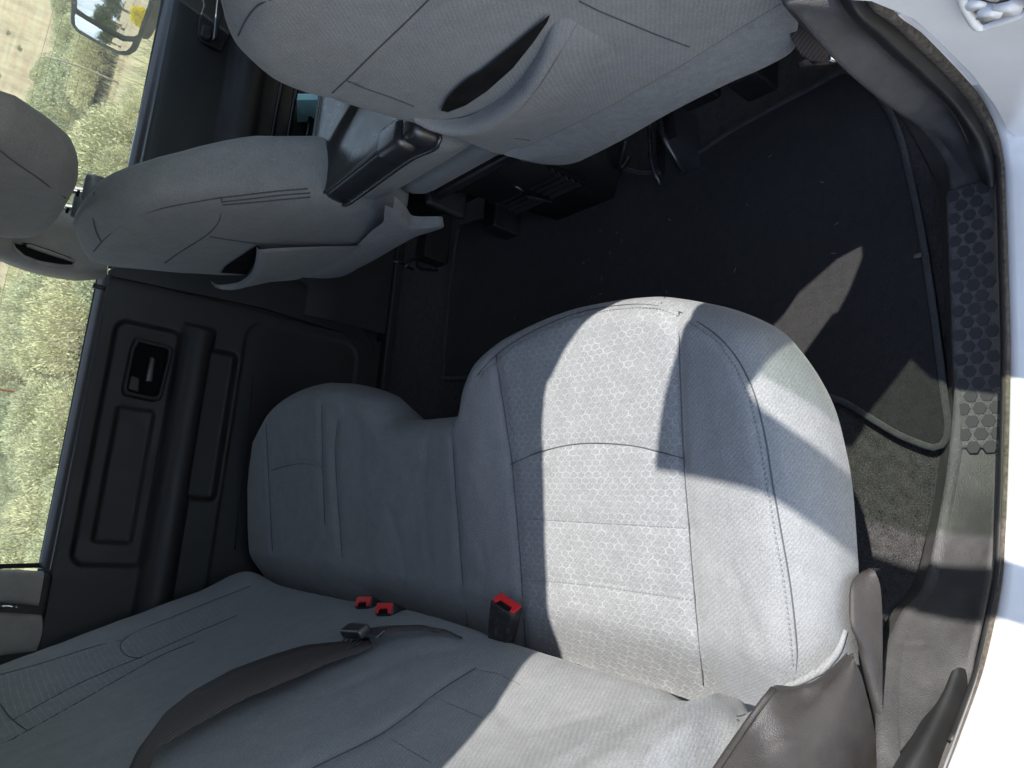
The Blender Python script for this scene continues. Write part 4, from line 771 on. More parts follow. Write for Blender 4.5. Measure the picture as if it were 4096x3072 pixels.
# pocket: cloth panel standing off the back, open along its lip
lip = [Vector(p) for p in [(0.557,0.798,0.613),(0.56,0.791,0.598),(0.565,0.779,0.577),(0.568,0.747,0.559),(0.569,0.701,0.556),(0.567,0.64,0.564),(0.563,0.579,0.585),(0.559,0.539,0.604),(0.556,0.511,0.618)]]
li2 = [Vector(p) for p in [(0.559,0.806,0.604),(0.565,0.799,0.576),(0.571,0.778,0.544),(0.574,0.734,0.53),(0.573,0.676,0.534),(0.569,0.609,0.555),(0.564,0.552,0.579),(0.562,0.519,0.589),(0.562,0.499,0.592)]]
bot = [Vector(p) for p in [(0.597,0.855,0.417),(0.597,0.82,0.415),(0.597,0.767,0.415),(0.597,0.689,0.413),(0.597,0.615,0.415),(0.597,0.569,0.413),(0.597,0.526,0.415),(0.597,0.502,0.416),(0.597,0.491,0.415)]]
midp = [a.lerp(c, .45) for a, c in zip(li2, bot)]
def offs(P, amt, ends=(.05, .05)):
    n = len(P); return [p+kn*(amt*(.12+.88*math.sin(math.pi*min(1, max(0, (i/(n-1))*(1-sum(ends))+ends[0]))))) for i, p in enumerate(P)]
pk = rails('map_pocket', [offs([p+kn*.004 for p in lip], .018), offs([p+kn*.010 for p in lip], .030), offs([a.lerp(c, .5)+kn*.012 for a, c in zip(lip, li2)], .034), offs([p+kn*.010 for p in li2], .030), offs([p+kn*.009 for p in midp], .016), [p+kn*.0075 for p in bot], [p+kn*-.004 for p in bot]], 70, 'fab', PS, sub=5)
seam(offs([p+kn*.0108 for p in li2], .031), pk, .0009, 'stitch')
dk = [(0.5383,0.7466,0.5999),(0.5344,0.7211,0.6108),(0.5325,0.705,0.6164),(0.5306,0.6775,0.6213),(0.5297,0.6538,0.6235),(0.5299,0.6347,0.6211),(0.5306,0.6166,0.6185),(0.5313,0.5946,0.6178),(0.5311,0.5693,0.6233),(0.5317,0.5499,0.6244),(0.5328,0.5218,0.6243),(0.5331,0.5061,0.6263),(0.5338,0.5179,0.6197),(0.5344,0.5346,0.6141),(0.5349,0.552,0.6082),(0.5351,0.5693,0.6035),(0.5355,0.5874,0.5986),(0.5359,0.6064,0.5933),(0.536,0.6254,0.5911),(0.5365,0.6457,0.5883),(0.5373,0.6671,0.5852),(0.538,0.6895,0.5846),(0.5397,0.7139,0.5832),(0.5405,0.7457,0.5895)]
def patchfan(name, P, off, mat, parent):
    if len(P) < 3: return
    bm = bmesh.new(); f = bm.faces.new([bm.verts.new(Vector(p)+off) for p in P]); bmesh.ops.triangulate(bm, faces=[f], ngon_method='EAR_CLIP')
    me = bpy.data.meshes.new(name); bm.to_mesh(me); bm.free(); link(name, me, mat, parent)
patchfan('pocket_opening', dk, kn*.004, 'lining', PS)  # flat dark sheet drawn for the shaded pocket mouth
for k, P in enumerate((
    [(0.4935,0.6487,0.8589),(0.499,0.6724,0.8683),(0.5086,0.7223,0.8631),(0.5178,0.7685,0.8561)],
    [(0.5123,0.5586,0.7381),(0.5124,0.5779,0.7374),(0.5121,0.5978,0.7371),(0.5118,0.6184,0.7368),(0.5114,0.6355,0.7368),(0.5113,0.6535,0.7366),(0.5116,0.6728,0.7362),(0.5126,0.6943,0.7349),(0.514,0.7174,0.7334),(0.5155,0.7415,0.7317),(0.5175,0.7673,0.7304),(0.5199,0.795,0.7287)],
    [(0.5167,0.7532,0.7291),(0.5214,0.7592,0.7062),(0.5238,0.7582,0.6878),(0.5268,0.7577,0.6686),(0.5298,0.7601,0.65),(0.5333,0.763,0.6305)],
    [(0.5372,0.4787,0.6115),(0.54,0.479,0.596),(0.5431,0.4794,0.5799),(0.5469,0.4784,0.5618),(0.5512,0.4777,0.5428),(0.5554,0.4777,0.5252),(0.5598,0.4777,0.507),(0.5643,0.4778,0.4882),(0.5705,0.4763,0.4617),(0.5767,0.4745,0.4346)],
    [(0.55,0.7835,0.5599),(0.5536,0.778,0.5427),(0.5571,0.7722,0.5254),(0.5639,0.78,0.4975),(0.5712,0.7884,0.468),(0.5763,0.7827,0.4441),(0.5819,0.7774,0.4193)],
    )): seam(P, pb, .0009 if k < 4 else .0006)
# rails, feet and wiring under the seat
tr1 = [(.79, .84, .0), (.79, .76, .0), (.70, .74, .0), (.68, .80, .0)]
trk = loft('seat_track', [[Vector((.80, .77+.012*k, .10-.012*k)) for k in (0, 1)]+[Vector((.80, .84, .06)), Vector((.80, .77, .02))],
    [Vector((.73, .765, .085)), Vector((.73, .79, .085)), Vector((.73, .855, .03)), Vector((.73, .76, .02))], [Vector((.69, .76, .03)), Vector((.69, .79, .028)), Vector((.69, .85, .012)), Vector((.69, .755, .008))]], 'vinyl', PS, smooth=False)
for P in ([(.80, .80, .10), (.735, .79, .092), (.692, .79, .035)], [(.80, .85, .065), (.73, .862, .038), (.69, .855, .018)]): tube('track_edge', P, .005, 'vinyl', trk)
box('seat_track', (.78, .60, .02), (1.2, .66, .09), 'blk', PS, .006)
box('motor', (.80, .70, .04), (.9, .78, .12), 'blk', PS, .008)
tube('wire', [(.74, .86, .12), (.72, .90, .09), (.74, .93, .05), (.78, .94, .02)], .004, 'blk', PS)
box('seat_base', (.80, .42, .14), (1.25, .86, .30), 'blk', PS, .03)
box('cushion', (.66, .42, .28), (1.27, .86, .42), 'fab', PS, .05)

# ------------------------------------------------------------ driver seat
DS = thing('front_seat', 'far driver seat with head restraint on two chrome posts', 'car seat', group='front seats')
def itp(tab, z):
    for (a, va), (c, vc) in zip(tab[:-1], tab[1:]):
        if z <= c: return va+(vc-va)*sstep(0, 1, max(0, (z-a)/(c-a))) if False else va+(vc-va)*max(0, (z-a)/(c-a))
    return tab[-1][1]
YI = [(.38, 1.19), (.5, 1.15), (.6, 1.135), (.72, 1.14), (.78, 1.155), (.83, 1.185), (.865, 1.225), (.89, 1.27), (.905, 1.33)]
YO = [(.38, 1.675), (.5, 1.725), (.58, 1.73), (.66, 1.712), (.72, 1.69), (.80, 1.655), (.84, 1.61), (.87, 1.56), (.89, 1.50), (.905, 1.43)]
XF = [(.38, .74), (.6, .685), (.7, .64), (.75, .61), (.81, .57), (.86, .54), (.89, .52), (.905, .49)]
rings = []
NZ = 44
for i in range(NZ):
    z = .385+.52*(i/(NZ-1)); xb = .60-.28*(z-.3)+.035*sstep(.84, .905, z); xf = max(xb+.02, itp(XF, z)); y0, y1 = itp(YI, z), itp(YO, z); r = []
    cx, cy, hx, hy = (xb+xf)/2, (y0+y1)/2, (xf-xb)/2, (y1-y0)/2
    for k in range(72):
        a = 2*math.pi*k/72; c_, s_ = math.cos(a), math.sin(a); e = .42
        px = cx+hx*math.copysign(abs(c_)**e, c_); py = cy+hy*math.copysign(abs(s_)**(e if c_ < 0 else .6), s_)
        if c_ < 0: px -= .014*math.cos((py-cy)/hy*math.pi/2)*(hx/.06)**.5*.5
        r.append(Vector((px+.0015*noise.noise((py*12, z*12, 7)), py, z)))
    rings.append(r)
db = loft('backrest', rings, 'fab2', DS)
def fl2(P, d): return [Vector(p)+Vector((d, 0, 0)) for p in P]
fa_ = [(0.526,1.041,0.511),(0.534,1.094,0.483),(0.54,1.138,0.461),(0.542,1.188,0.454),(0.548,1.278,0.433),(0.553,1.359,0.414),(0.554,1.438,0.41),(0.552,1.524,0.417),(0.55,1.599,0.426)]
fb_ = [(0.528,1.045,0.495),(0.536,1.087,0.467),(0.543,1.118,0.442),(0.555,1.188,0.401),(0.56,1.293,0.38),(0.564,1.378,0.369),(0.567,1.473,0.357),(0.563,1.56,0.37),(0.558,1.599,0.389)]
fc_ = [(0.535,1.056,0.488),(0.541,1.076,0.467),(0.551,1.114,0.431),(0.56,1.138,0.401),(0.569,1.153,0.367),(0.58,1.346,0.327),(0.583,1.452,0.318),(0.583,1.515,0.317),(0.584,1.589,0.315),(0.572,1.614,0.358)]
fd_ = [(0.541,1.064,0.482),(0.547,1.083,0.46),(0.557,1.122,0.423),(0.569,1.164,0.382),(0.584,1.155,0.329),(0.588,1.165,0.316),(0.589,1.186,0.311),(0.585,1.228,0.326),(0.585,1.311,0.324),(0.589,1.442,0.311),(0.589,1.518,0.309),(0.592,1.611,0.301),(0.586,1.635,0.323)]
rails('carpet_flap', [fa_, fb_, fd_, fl2(fd_, .02)], 60, 'felt', DS, sub=3)
# its map pocket
lp = [Vector(p) for p in [(0.497,1.615,0.614),(0.5,1.632,0.603),(0.504,1.642,0.588),(0.51,1.628,0.569),(0.512,1.591,0.559),(0.511,1.513,0.565),(0.504,1.426,0.588),(0.496,1.339,0.616),(0.494,1.316,0.624)]]
l2 = [Vector(p) for p in [(0.506,1.668,0.582),(0.51,1.665,0.567),(0.516,1.643,0.547),(0.519,1.597,0.535),(0.518,1.523,0.541),(0.513,1.444,0.557),(0.506,1.363,0.581),(0.502,1.317,0.596),(0.502,1.311,0.597)]]
bp = [Vector(p) for p in [(0.553,1.613,0.42),(0.554,1.58,0.416),(0.556,1.537,0.411),(0.556,1.487,0.41),(0.556,1.439,0.41),(0.555,1.384,0.413),(0.553,1.335,0.421),(0.552,1.305,0.425),(0.552,1.292,0.425)]]
kd = Vector((-1, 0, -.28)).normalized()
def of2(P, a): return [p+kd*a*(.3+.7*math.sin(math.pi*(.08+.84*i/(len(P)-1)))) for i, p in enumerate(P)]
pk2 = rails('map_pocket', [of2(lp, .012), of2(lp, .022), of2([a.lerp(c, .5) for a, c in zip(lp, l2)], .026), of2(l2, .022), of2([a.lerp(c, .5) for a, c in zip(l2, bp)], .014), [p+kd*.004 for p in bp], [p-kd*.01 for p in bp]], 50, 'fab', DS, sub=5)
patchfan('pocket_opening', [(0.5121,1.6004,0.5992),(0.5056,1.5298,0.6121),(0.5045,1.4868,0.6136),(0.505,1.4053,0.6096),(0.5044,1.3679,0.6134),(0.505,1.3475,0.6123),(0.5082,1.3656,0.5999),(0.513,1.4316,0.5804),(0.5204,1.5228,0.5578),(0.5293,1.6149,0.539)], kd*.003, 'lining', DS)  # dark sheet again stands for the shade inside the pocket
for k, P in enumerate((
    [(0.4463,1.4845,0.8588),(0.4446,1.3991,0.8602),(0.445,1.3096,0.8547),(0.4496,1.2436,0.8434),(0.4582,1.2135,0.8222),(0.4679,1.1926,0.7991),(0.4776,1.176,0.7747),(0.4847,1.1686,0.7586),(0.4922,1.1618,0.7421)],
    [(0.4922,1.1618,0.7421),(0.4999,1.1555,0.7232),(0.5086,1.1512,0.7034),(0.5179,1.1472,0.6832),(0.5277,1.1437,0.6624),(0.539,1.1411,0.6365),(0.5508,1.1386,0.6098)],
    [(0.4897,1.1691,0.7361),(0.4974,1.1629,0.7166),(0.5058,1.1579,0.6964),(0.5155,1.1521,0.6745),(0.5259,1.1474,0.6519),(0.5359,1.1445,0.6279),(0.5463,1.1417,0.6032)],
    [(0.4878,1.1761,0.7327),(0.495,1.1705,0.7131),(0.5027,1.1657,0.693),(0.5116,1.1595,0.6711),(0.5211,1.1542,0.6484),(0.5309,1.1501,0.6247),(0.5413,1.1464,0.6003)],
    [(0.4918,1.1637,0.739),(0.4845,1.1918,0.7285),(0.4813,1.2347,0.7163),(0.4795,1.2718,0.7125),(0.4762,1.3413,0.7163),(0.4742,1.3815,0.7219),(0.4722,1.4239,0.7275),(0.4723,1.5188,0.7296)],
    [(0.479,1.3145,0.7074),(0.4868,1.3252,0.6782),(0.4954,1.3376,0.6473),(0.504,1.3446,0.6162)],
    [(0.445,1.4079,0.8606),(0.4506,1.3929,0.8722),(0.4586,1.3501,0.8863),(0.4681,1.3054,0.8968),(0.4881,1.299,0.8978)],
    [(0.5045,1.3443,0.6144),(0.5146,1.3486,0.5773),(0.5207,1.3458,0.5555),(0.5269,1.3433,0.533),(0.5336,1.3414,0.51),(0.5403,1.3375,0.4873),(0.5471,1.3337,0.4642),(0.5536,1.3287,0.4413),(0.5606,1.3122,0.4164)],
    )): seam(P, db, .0013)
HR = [(-.2, .05), (-.16, .2), (-.1, .36), (-.03, .46)]
hrz = [(.925, 1.28, 1.43, .012), (.935, 1.225, 1.475, .035), (.955, 1.175, 1.505, .048), (.99, 1.13, 1.525, .052), (1.03, 1.085, 1.53, .05), (1.07, 1.07, 1.525, .045), (1.10, 1.09, 1.49, .034), (1.115, 1.15, 1.43, .015)]
rings = []
hx0 = .495
for i in range(30):
    z = .926+(1.115-.926)*i/29
    for (a, b_) in zip(hrz[:-1], hrz[1:]):
        if a[0] <= z <= b_[0]:
            f = (z-a[0])/(b_[0]-a[0]); y0, y1, hx = [a[q]+(b_[q]-a[q])*f for q in (1, 2, 3)]; break
    y0 += .01; y1 += .055
    cy, hy = (y0+y1)/2, (y1-y0)/2; cx = hx0-.12*(z-.926)
    rings.append([Vector((cx+hx*math.copysign(abs(math.cos(a))**.6, math.cos(a)), cy+hy*math.copysign(abs(math.sin(a))**.55, math.sin(a)), z)) for a in [2*math.pi*k/56 for k in range(56)]])
hr = loft('headrest', rings, 'fab2', DS)
for P in ([(0.4423,1.1326,1.0323),(0.4419,1.159,1.0127),(0.4428,1.1728,0.9997),(0.4441,1.1881,0.9861),(0.4457,1.2124,0.971),(0.4485,1.2407,0.9547),(0.4606,1.2882,0.9363)], []): seam(P, hr, .0012)
for y in (1.352, 1.452):
    tube('post', [(.515, y, .86), (.505, y, .90), (.497, y, .95)], .0062, 'chrome', hr, 12)
    g = Vector((.512, y, .893)); rg = []
    for h, s_ in ((-.012, 1), (.004, 1.02), (.012, .9), (.013, .5)):
        rg.append([g+Vector((.026*s_*math.cos(a), .015*s_*math.sin(a), h*1.3)) for a in [2*math.pi*k/20 for k in range(20)]])
    loft('post_guide', rg, 'grey_plastic', DS)
    tube('notch', [(.499, y, .913), (.499, y, .917)], .0066, 'slot', hr, 10)
box('cushion', (.74, 1.19, .26), (1.25, 1.70, .42), 'fab', DS, .05)
box('seat_base', (.78, 1.24, .10), (1.2, 1.66, .28), 'blk', DS, .03)
tube('wire_loop', [(.62, 1.50, .20), (.66, 1.52, .16), (.67, 1.60, .10), (.69, 1.62, .03)], .004, 'vinyl', DS)
box('seat_track', (.70, 1.28, .02), (1.2, 1.33, .10), 'blk', DS, .006); box('seat_track', (.70, 1.58, .02), (1.2, 1.63, .10), 'blk', DS, .006)
tube('track_edge', [(0.66,1.5796,0.188),(0.66,1.5815,0.1605),(0.66,1.5969,0.1201)], .004, 'steel', DS)
box('recliner_cover', (.64, 1.19, .24), (.8, 1.215, .34), 'blk', DS, .01)

# ------------------------------------------------------------ folded centre seat with its armrest lid
CS = thing('centre_console', 'folded centre seat with black vinyl armrest lid and floor vents', 'console')
ld = [(0.5491,1.1611,0.575),(0.5469,1.1426,0.575),(0.5492,1.05,0.575),(0.5511,0.983,0.575),(0.5505,0.9209,0.575),(0.5514,0.892,0.575),(0.5563,0.8775,0.575),(0.5777,0.879,0.575),(0.6126,0.8973,0.575)]
far = [(0.6064,1.2386,0.575),(0.587,1.2293,0.575),(0.5665,1.2046,0.575),(0.5491,1.1611,0.575)]
xr = .552
lid_o = [(.556, .86), (.562, .93), (.558, 1.03), (.553, 1.13), (.556, 1.158), (.572, 1.186), (.598, 1.196), (.70, 1.20), (.95, 1.20), (.98, 1.17), (.98, .88), (.95, .85), (.70, .85), (.585, .852)]
def lidz(x): return .578+.010*sstep(.55, .62, x)
rings = []
cxl = sum(p[0] for p in lid_o)/len(lid_o); cyl = sum(p[1] for p in lid_o)/len(lid_o)
L0 = cr([(x, y, 0) for x, y in lid_o], 120, True)
for dz, s_ in ((-.052, .955), (-.050, .99), (-.040, 1.0), (-.022, 1.0), (-.010, .995), (-.003, .975), (0, .93), (.0, .80), (0, .4), (0, .02)):
    rings.append([Vector((cxl+(p.x-cxl)*s_, cyl+(p.y-cyl)*s_, lidz(p.x)+dz)) for p in L0])
lid = loft('armrest_lid', rings, 'vinyl', CS)
tube('lid_edge', [Vector((p.x, p.y, lidz(p.x)-.047)) for p in L0], .004, 'vinyl', lid, closed=True, n=120)
tube('lid_fold', [Vector((cxl+(p.x-cxl)*.968, cyl+(p.y-cyl)*.968, lidz(p.x)-.001)) for p in L0][4:52], .0035, 'vinyl', lid, n=60)
box('hinge_tab', (.548, .885, .545), (.60, .955, .585), 'vinyl', lid, .012)
def xsec(name, prof, y0, y1, mat, parent, rnd=.03, n=20):
    rows = []
    for i in range(n):
        t = i/(n-1); y = y0+(y1-y0)*t; e = min(y-y0, y1-y)
        k = 1-math.sqrt(max(0, 1-(1-min(1, e/rnd))**2)) if e < rnd else 0
        cx = sum(p[0] for p in prof)/len(prof); cz = sum(p[1] for p in prof)/len(prof)
        rows.append([Vector((x+(cx-x)*k*.25, y, z+(cz-z)*k*.25)) for x, z in prof])
    return loft(name, rows, mat, parent)
def rp(P, n=40): return [(p.x, p.y) for p in cr([(x, z, 0) for x, z in P], n, True)]
xsec('cushion', rp([(.578, .525), (.582, .49), (.60, .455), (.63, .425), (.66, .41), (.80, .42), (.98, .43), (.98, .52), (.8, .528), (.62, .53)]), .87, 1.205, 'fab', CS)
xsec('cushion', rp([(.63, .41), (.632, .38), (.65, .352), (.68, .338), (.80, .335), (1.0, .34), (1.0, .41), (.8, .415), (.66, .415)]), .86, 1.185, 'fab', CS)
xsec('base', [(.672, .345), (.665, .31), (.70, .02), (1.05, .0), (1.05, .345)], .92, 1.20, 'blk', CS, .004, 6)
box('base_rim', (.652, .905, .312), (.70, 1.185, .336), 'vinyl', CS, .006)
for y0 in (.955, 1.065):
    v_ = box('air_vent', (.684, y0, .12), (.72, y0+.095, .225), 'slot', CS, .004)
    for k in range(5): obox('vane', (.682, y0+.0475, .138+.018*k), (0, 1, 0), None, (.7, 0, .7), (.088, .003, .012), 'blk', v_, .001)
tube('vent_rim', [(.678, 1.055, .225), (.672, 1.06, .18), (.682, 1.058, .12)], .004, 'vinyl', CS)
obox('latch', (.672, 1.165, .322), (1, 0, 0), None, (0, 0, 1), (.02, .03, .012), 'chrome', CS, .004)

# ------------------------------------------------------------ floor mat
FM = thing('floor_mat', 'black carpet floor mat with bound edge across the rear floor', 'floor mat')
mo_ = [(0.7567,0.4788,0.022),(0.721,0.4502,0.022),(0.6783,0.4269,0.022),(0.6248,0.4085,0.022),(0.5515,0.395,0.022),(0.4666,0.3827,0.022),(0.3718,0.373,0.022),(0.282,0.3654,0.022),(0.2133,0.3604,0.022),(0.1798,0.3579,0.022),(0.1571,0.3626,0.022),(0.1504,0.3764,0.022),(0.1567,0.3931,0.022),(0.1691,0.4182,0.022),(0.189,0.4476,0.022),(0.209,0.4752,0.022),(0.2299,0.5116,0.022)]
mo2 = [(.26, .62, .022), (.30, .75, .022), (.34, 1.0, .022), (.36, 1.3, .022), (.375, 1.52, .022), (.40, 1.548, .022), (.6, 1.555, .022), (.78, 1.545, .022), (.80, 1.50, .022)]
mo3 = [(0.7764,1.314,0.022),(0.7813,1.222,0.022),(0.7935,1.1542,0.022),(0.8059,1.1061,0.022),(0.8091,1.0593,0.022),(0.781,0.9905,0.022),(0.7332,0.9054,0.022),(0.7103,0.829,0.022),(0.7202,0.7653,0.022),(0.7351,0.7059,0.022),(0.745,0.645,0.022),(0.7511,0.5927,0.022),(0.7558,0.5391,0.022),(0.7607,0.5011,0.022)]
out = [Vector(p) for p in mo_+mo2+mo3]; O2 = []
for p in out: O2.append(p)
N_ = 300; ol = cr(O2, N_, True); cc = Vector((.52, .9, .022)); rg = []
for s_, dz in ((1.0, -.021), (1.0, 0), (.985, .002), (.9, .0), (.75, 0), (.6, 0), (.4, 0), (.2, 0), (.02, 0)):
    rg.append([Vector((cc.x+(p.x-cc.x)*s_, cc.y+(p.y-cc.y)*s_, .022+dz+.0025*noise.noise((p.x*s_*9, p.y*s_*9, 2))*(1 if dz > -.01 else 0))) for p in ol])
pm = loft('pile', rg, 'mat', FM)
tube('binding', [p+Vector((0, 0, .001)) for p in ol], .0046, 'bind', FM, 8, closed=True, n=300)
obox('torn_thread', [(0.4201,0.3856,0.027)][0], (1, 0, 0), None, (0, 0, 1), (.006, .01, .004), 'dusty', FM, .001)

# front seat belt, anchored to the floor beside the pillar
FB = thing('seat_belt', 'dark front seat belt running down behind the near pillar', 'seat belt')
fbA = [(0.6718,0.405,0.3481),(0.6519,0.405,0.3203),(0.6315,0.405,0.328),(0.6132,0.405,0.3297),(0.6033,0.405,0.3164),(0.5971,0.405,0.298)]; fbB = [(0.6624,0.385,0.3437),(0.6349,0.385,0.3235),(0.6301,0.385,0.2936),(0.6246,0.385,0.2769),(0.619,0.385,0.2625),(0.6135,0.385,0.2556)]
rails('webbing', [fbA, [Vector(p).lerp(Vector(q), .5)+Vector((-.008, -.004, 0)) for p, q in zip(fbA, fbB)], fbB], 40, 'belt', FB, sub=4, thick=.0015)
prism('anchor', [(0.5904,0.4,0.3073),(0.6381,0.4,0.2246),(0.6298,0.4,0.2208),(0.6076,0.4,0.2554),(0.5851,0.4,0.299)], (0, .01, 0), 'blk', FB, .002); obox('anchor_bolt', [(0.6031,0.385,0.2673)][0], (1, 0, 0), None, (0, -1, .3), (.010, .010, .006), 'chrome', FB, .002)

CY = prism('blue_item', [(1.1,1.786,0.4246),(1.1,1.7399,0.3813),(1.1,1.8443,0.3366),(1.1,1.8946,0.3762)], (.02, 0, 0), 'cyan', None, .002)  # flat light blue piece of unknown kind by the far door
CY['label'] = 'light blue folder in the far door, showing between the front seats past the armrest'; CY['category'] = 'item'

# ------------------------------------------------------------ the open rear door beside the camera (it shapes the sunlight)
dn = Vector((1, -.25, .15)); dd = .44-.25*.3+.15*.75
def dpl(y, z): return Vector((dd+.25*y-.15*z, y, z))
def holed(name, outer, inner, d, mat, parent):
    bm = bmesh.new(); E_ = []
    for loop in (outer, inner):
        vs = [bm.verts.new(p) for p in loop]; E_ += [bm.edges.new((vs[i], vs[(i+1) % len(vs)])) for i in range(len(vs))]
    bmesh.ops.triangle_fill(bm, use_beauty=True, edges=E_)
    r = bmesh.ops.extrude_face_region(bm, geom=list(bm.faces)); bmesh.ops.translate(bm, vec=Vector(d), verts=[v for v in r['geom'] if isinstance(v, bmesh.types.BMVert)])
    bmesh.ops.recalc_face_normals(bm, faces=bm.faces); me = bpy.data.meshes.new(name); bm.to_mesh(me); bm.free(); return link(name, me, mat, parent)
od_o = [(.25, -.05), (.25, .1), (.235, .2), (.225, .3), (.222, .4), (.222, .45), (.236, .5), (.285, .55), (.305, .58), (.298, .75), (.287, .89), (.27, .965), (.248, 1.036), (.233, 1.119), (.211, 1.234), (.188, 1.325), (.180, 1.336), (.157, 1.330), (.09, 1.325), (.04, 1.323), (0, 1.335), (-.05, 1.345), (-.1, 1.343), (-.15, 1.328), (-.5, 1.27), (-.66, 1.12), (-.76, .7), (-.78, .3), (-.72, -.05)]
od_i = [(.17, .63), (.127, .68), (.082, .70), (-.2, .70), (-.68, .68), (-.6, 1.1), (-.45, 1.2), (-.13, 1.246), (-.06, 1.255), (0, 1.254), (.05, 1.244), (.087, 1.228), (.109, 1.206), (.126, 1.174), (.137, 1.132), (.139, 1.095), (.155, 1.0), (.175, .905), (.155, .893), (.155, .88), (.162, .815)]
nd = holed('rear_door', [dpl(*p) for p in od_o], [dpl(*p) for p in od_i], dn.normalized()*.035, 'paint', T)
gl_ = [(.20, .60), (-.70, .60), (-.60, 1.10), (-.3, 1.115), (0, 1.125), (.10, 1.125), (.148, 1.112), (.18, .9), (.185, .7)]
prism('window_pane', [dpl(*p)+dn.normalized()*.016 for p in gl_], dn.normalized()*.004, 'tint', nd, 0)
prism('door_panel', [dpl(*p)-dn.normalized()*.002 for p in [(.12, .0), (.12, .61), (-.70, .61), (-.72, .05)]], -dn.normalized()*.03, 'door', nd, .006)
prism('belt_moulding', [dpl(*p)-dn.normalized()*.034 for p in [(.12, .615), (.12, .59), (-.68, .59), (-.68, .615)]], -dn.normalized()*.02, 'blk', nd, .004)

prism('outer_skin', [dpl(*p)+dn.normalized()*.10 for p in [(.30, -.05), (.30, .25), (.322, .45), (.288, .535), (.268, .645), (.26, .71), (-.7, .72), (-.74, -.05)]], dn.normalized()*.01, 'paint', nd, .003)
# ------------------------------------------------------------ outdoors: rangeland beyond the far windows
def gz(x, y):
    d = max(0, y-30); dn_ = max(0, -y-60)
    return -.75+.065*d*sstep(0, 30, d)+.25*noise.noise((x*.05, y*.05, 0))*sstep(6, 20, abs(y))+.05*noise.noise((x*.4, y*.4, 3))*sstep(4, 8, y)
b = NB('range_soil'); v = b.co(); n1 = b.noise(.35, 5, v, .6); n2 = b.noise(3, 5, v, .7); n3 = b.noise(14, 4, v, .7)
sx = b.n('ShaderNodeSeparateXYZ'); b.L(v, sx.inputs[0])
soil = b.mix(b.ramp(n2, .35, .7, 0, 1), (.27, .21, .13), (.38, .31, .21)); dry = b.mix(b.ramp(n3, .3, .7, 0, 1), (.31, .29, .18), (.44, .41, .28)); grn = b.mix(b.ramp(n3, .3, .7, 0, 1), (.2, .24, .12), (.36, .38, .2))
c1 = b.mix(b.ramp(n1, .40, .62, 0, .8), soil, dry); c2 = b.mix(b.ramp(n2, .6, .72, 0, .7), c1, grn)
trk = b.math('ABSOLUTE', b.math('SUBTRACT', sx.outputs[1], b.math('MULTIPLY_ADD', n1, 5, 31.0)))
c3 = b.mix(b.ramp(trk, .8, 2.4, .85, 0), c2, (.36, .25, .15))
c3 = b.mix(b.ramp(sx.outputs[1], 3.5, 0, 0, .9), c3, b.mix(n3, (.42, .37, .30), (.56, .51, .43)))  # near-side ground made paler to bounce light at the truck
b.bump(n3, .6, .05); b.set(c3, .95, .1); M['soil'] = b.m
G = []
xs = [-260, -200, -150, -110, -80]+[-60+2.2*i for i in range(60)]+[90, 130, 180, 240]; ys = [-200, -120, -70, -40, -25, -15, -8, -3, 0]+[2+1.5*i for i in range(44)]+[72, 85, 105, 130, 160, 200, 260]
g = gridmesh('ground', [[Vector((x, y, gz(x, y))) for y in ys] for x in xs], 'soil'); g['kind'] = 'structure'
b = NB('hazy_hill'); v = b.co(); n1 = b.noise(.02, 6, v, .65); b.set(b.mix(b.ramp(n1, .35, .65, 0, 1), (.30, .35, .40), (.46, .50, .53)), .95, .1); M['hill'] = b.m  # blue-grey distance haze is put into the hill colour
H = []
for i in range(60):
    a = -2.6+1.7*i/59; row = []
    for j in range(16):
        r = 210+9*j; hgt = (j/15)*(38+34*noise.noise((i*.12, 0, 3))+16*noise.noise((i*.4, 1, 3)))*sstep(0, 12, i)*sstep(59, 47, i)
        row.append(Vector((math.sin(a)*0+math.cos(a+math.pi)*0-r*math.cos(a+1.75), r*math.sin(a+1.75)+60, -3+hgt+6*noise.noise((i*.5, j*.5, 2)))))
    H.append(row)
hl = gridmesh('hills', H, 'hill'); hl['kind'] = 'structure'

def leafmat(name, a, c, d):
    b = NB(name); v = b.co(); n = b.noise(7, 3, v); oi = b.n('ShaderNodeObjectInfo')
    col = b.mix(b.ramp(n, .35, .65, 0, 1), a, c); col = b.mix(b.math('MULTIPLY', oi.outputs['Random'], .75), col, d)
    b.set(col, .8, .15)
    b.b.inputs['Subsurface Weight'].default_value = 0
    return b.m
M['sage'] = leafmat('sage_leaves', (.30, .34, .20), (.54, .57, .38), (.62, .58, .34))
M['wood'] = plain('grey_brush_wood', (.16, .12, .09), .9)
M['yel'] = leafmat('yellow_leaves', (.55, .45, .03), (.75, .62, .05), (.7, .6, .05))
M['dgr'] = leafmat('juniper_leaves', (.03, .05, .025), (.07, .09, .045), (.08, .1, .05))
M['rust'] = plain('rusty_steel', (.34, .10, .055), .8, var=.35)
M['wire'] = plain('fence_wire', (.14, .13, .12), .5, 1)
M['post'] = plain('weathered_wood', (.30, .26, .21), .9, var=.25)
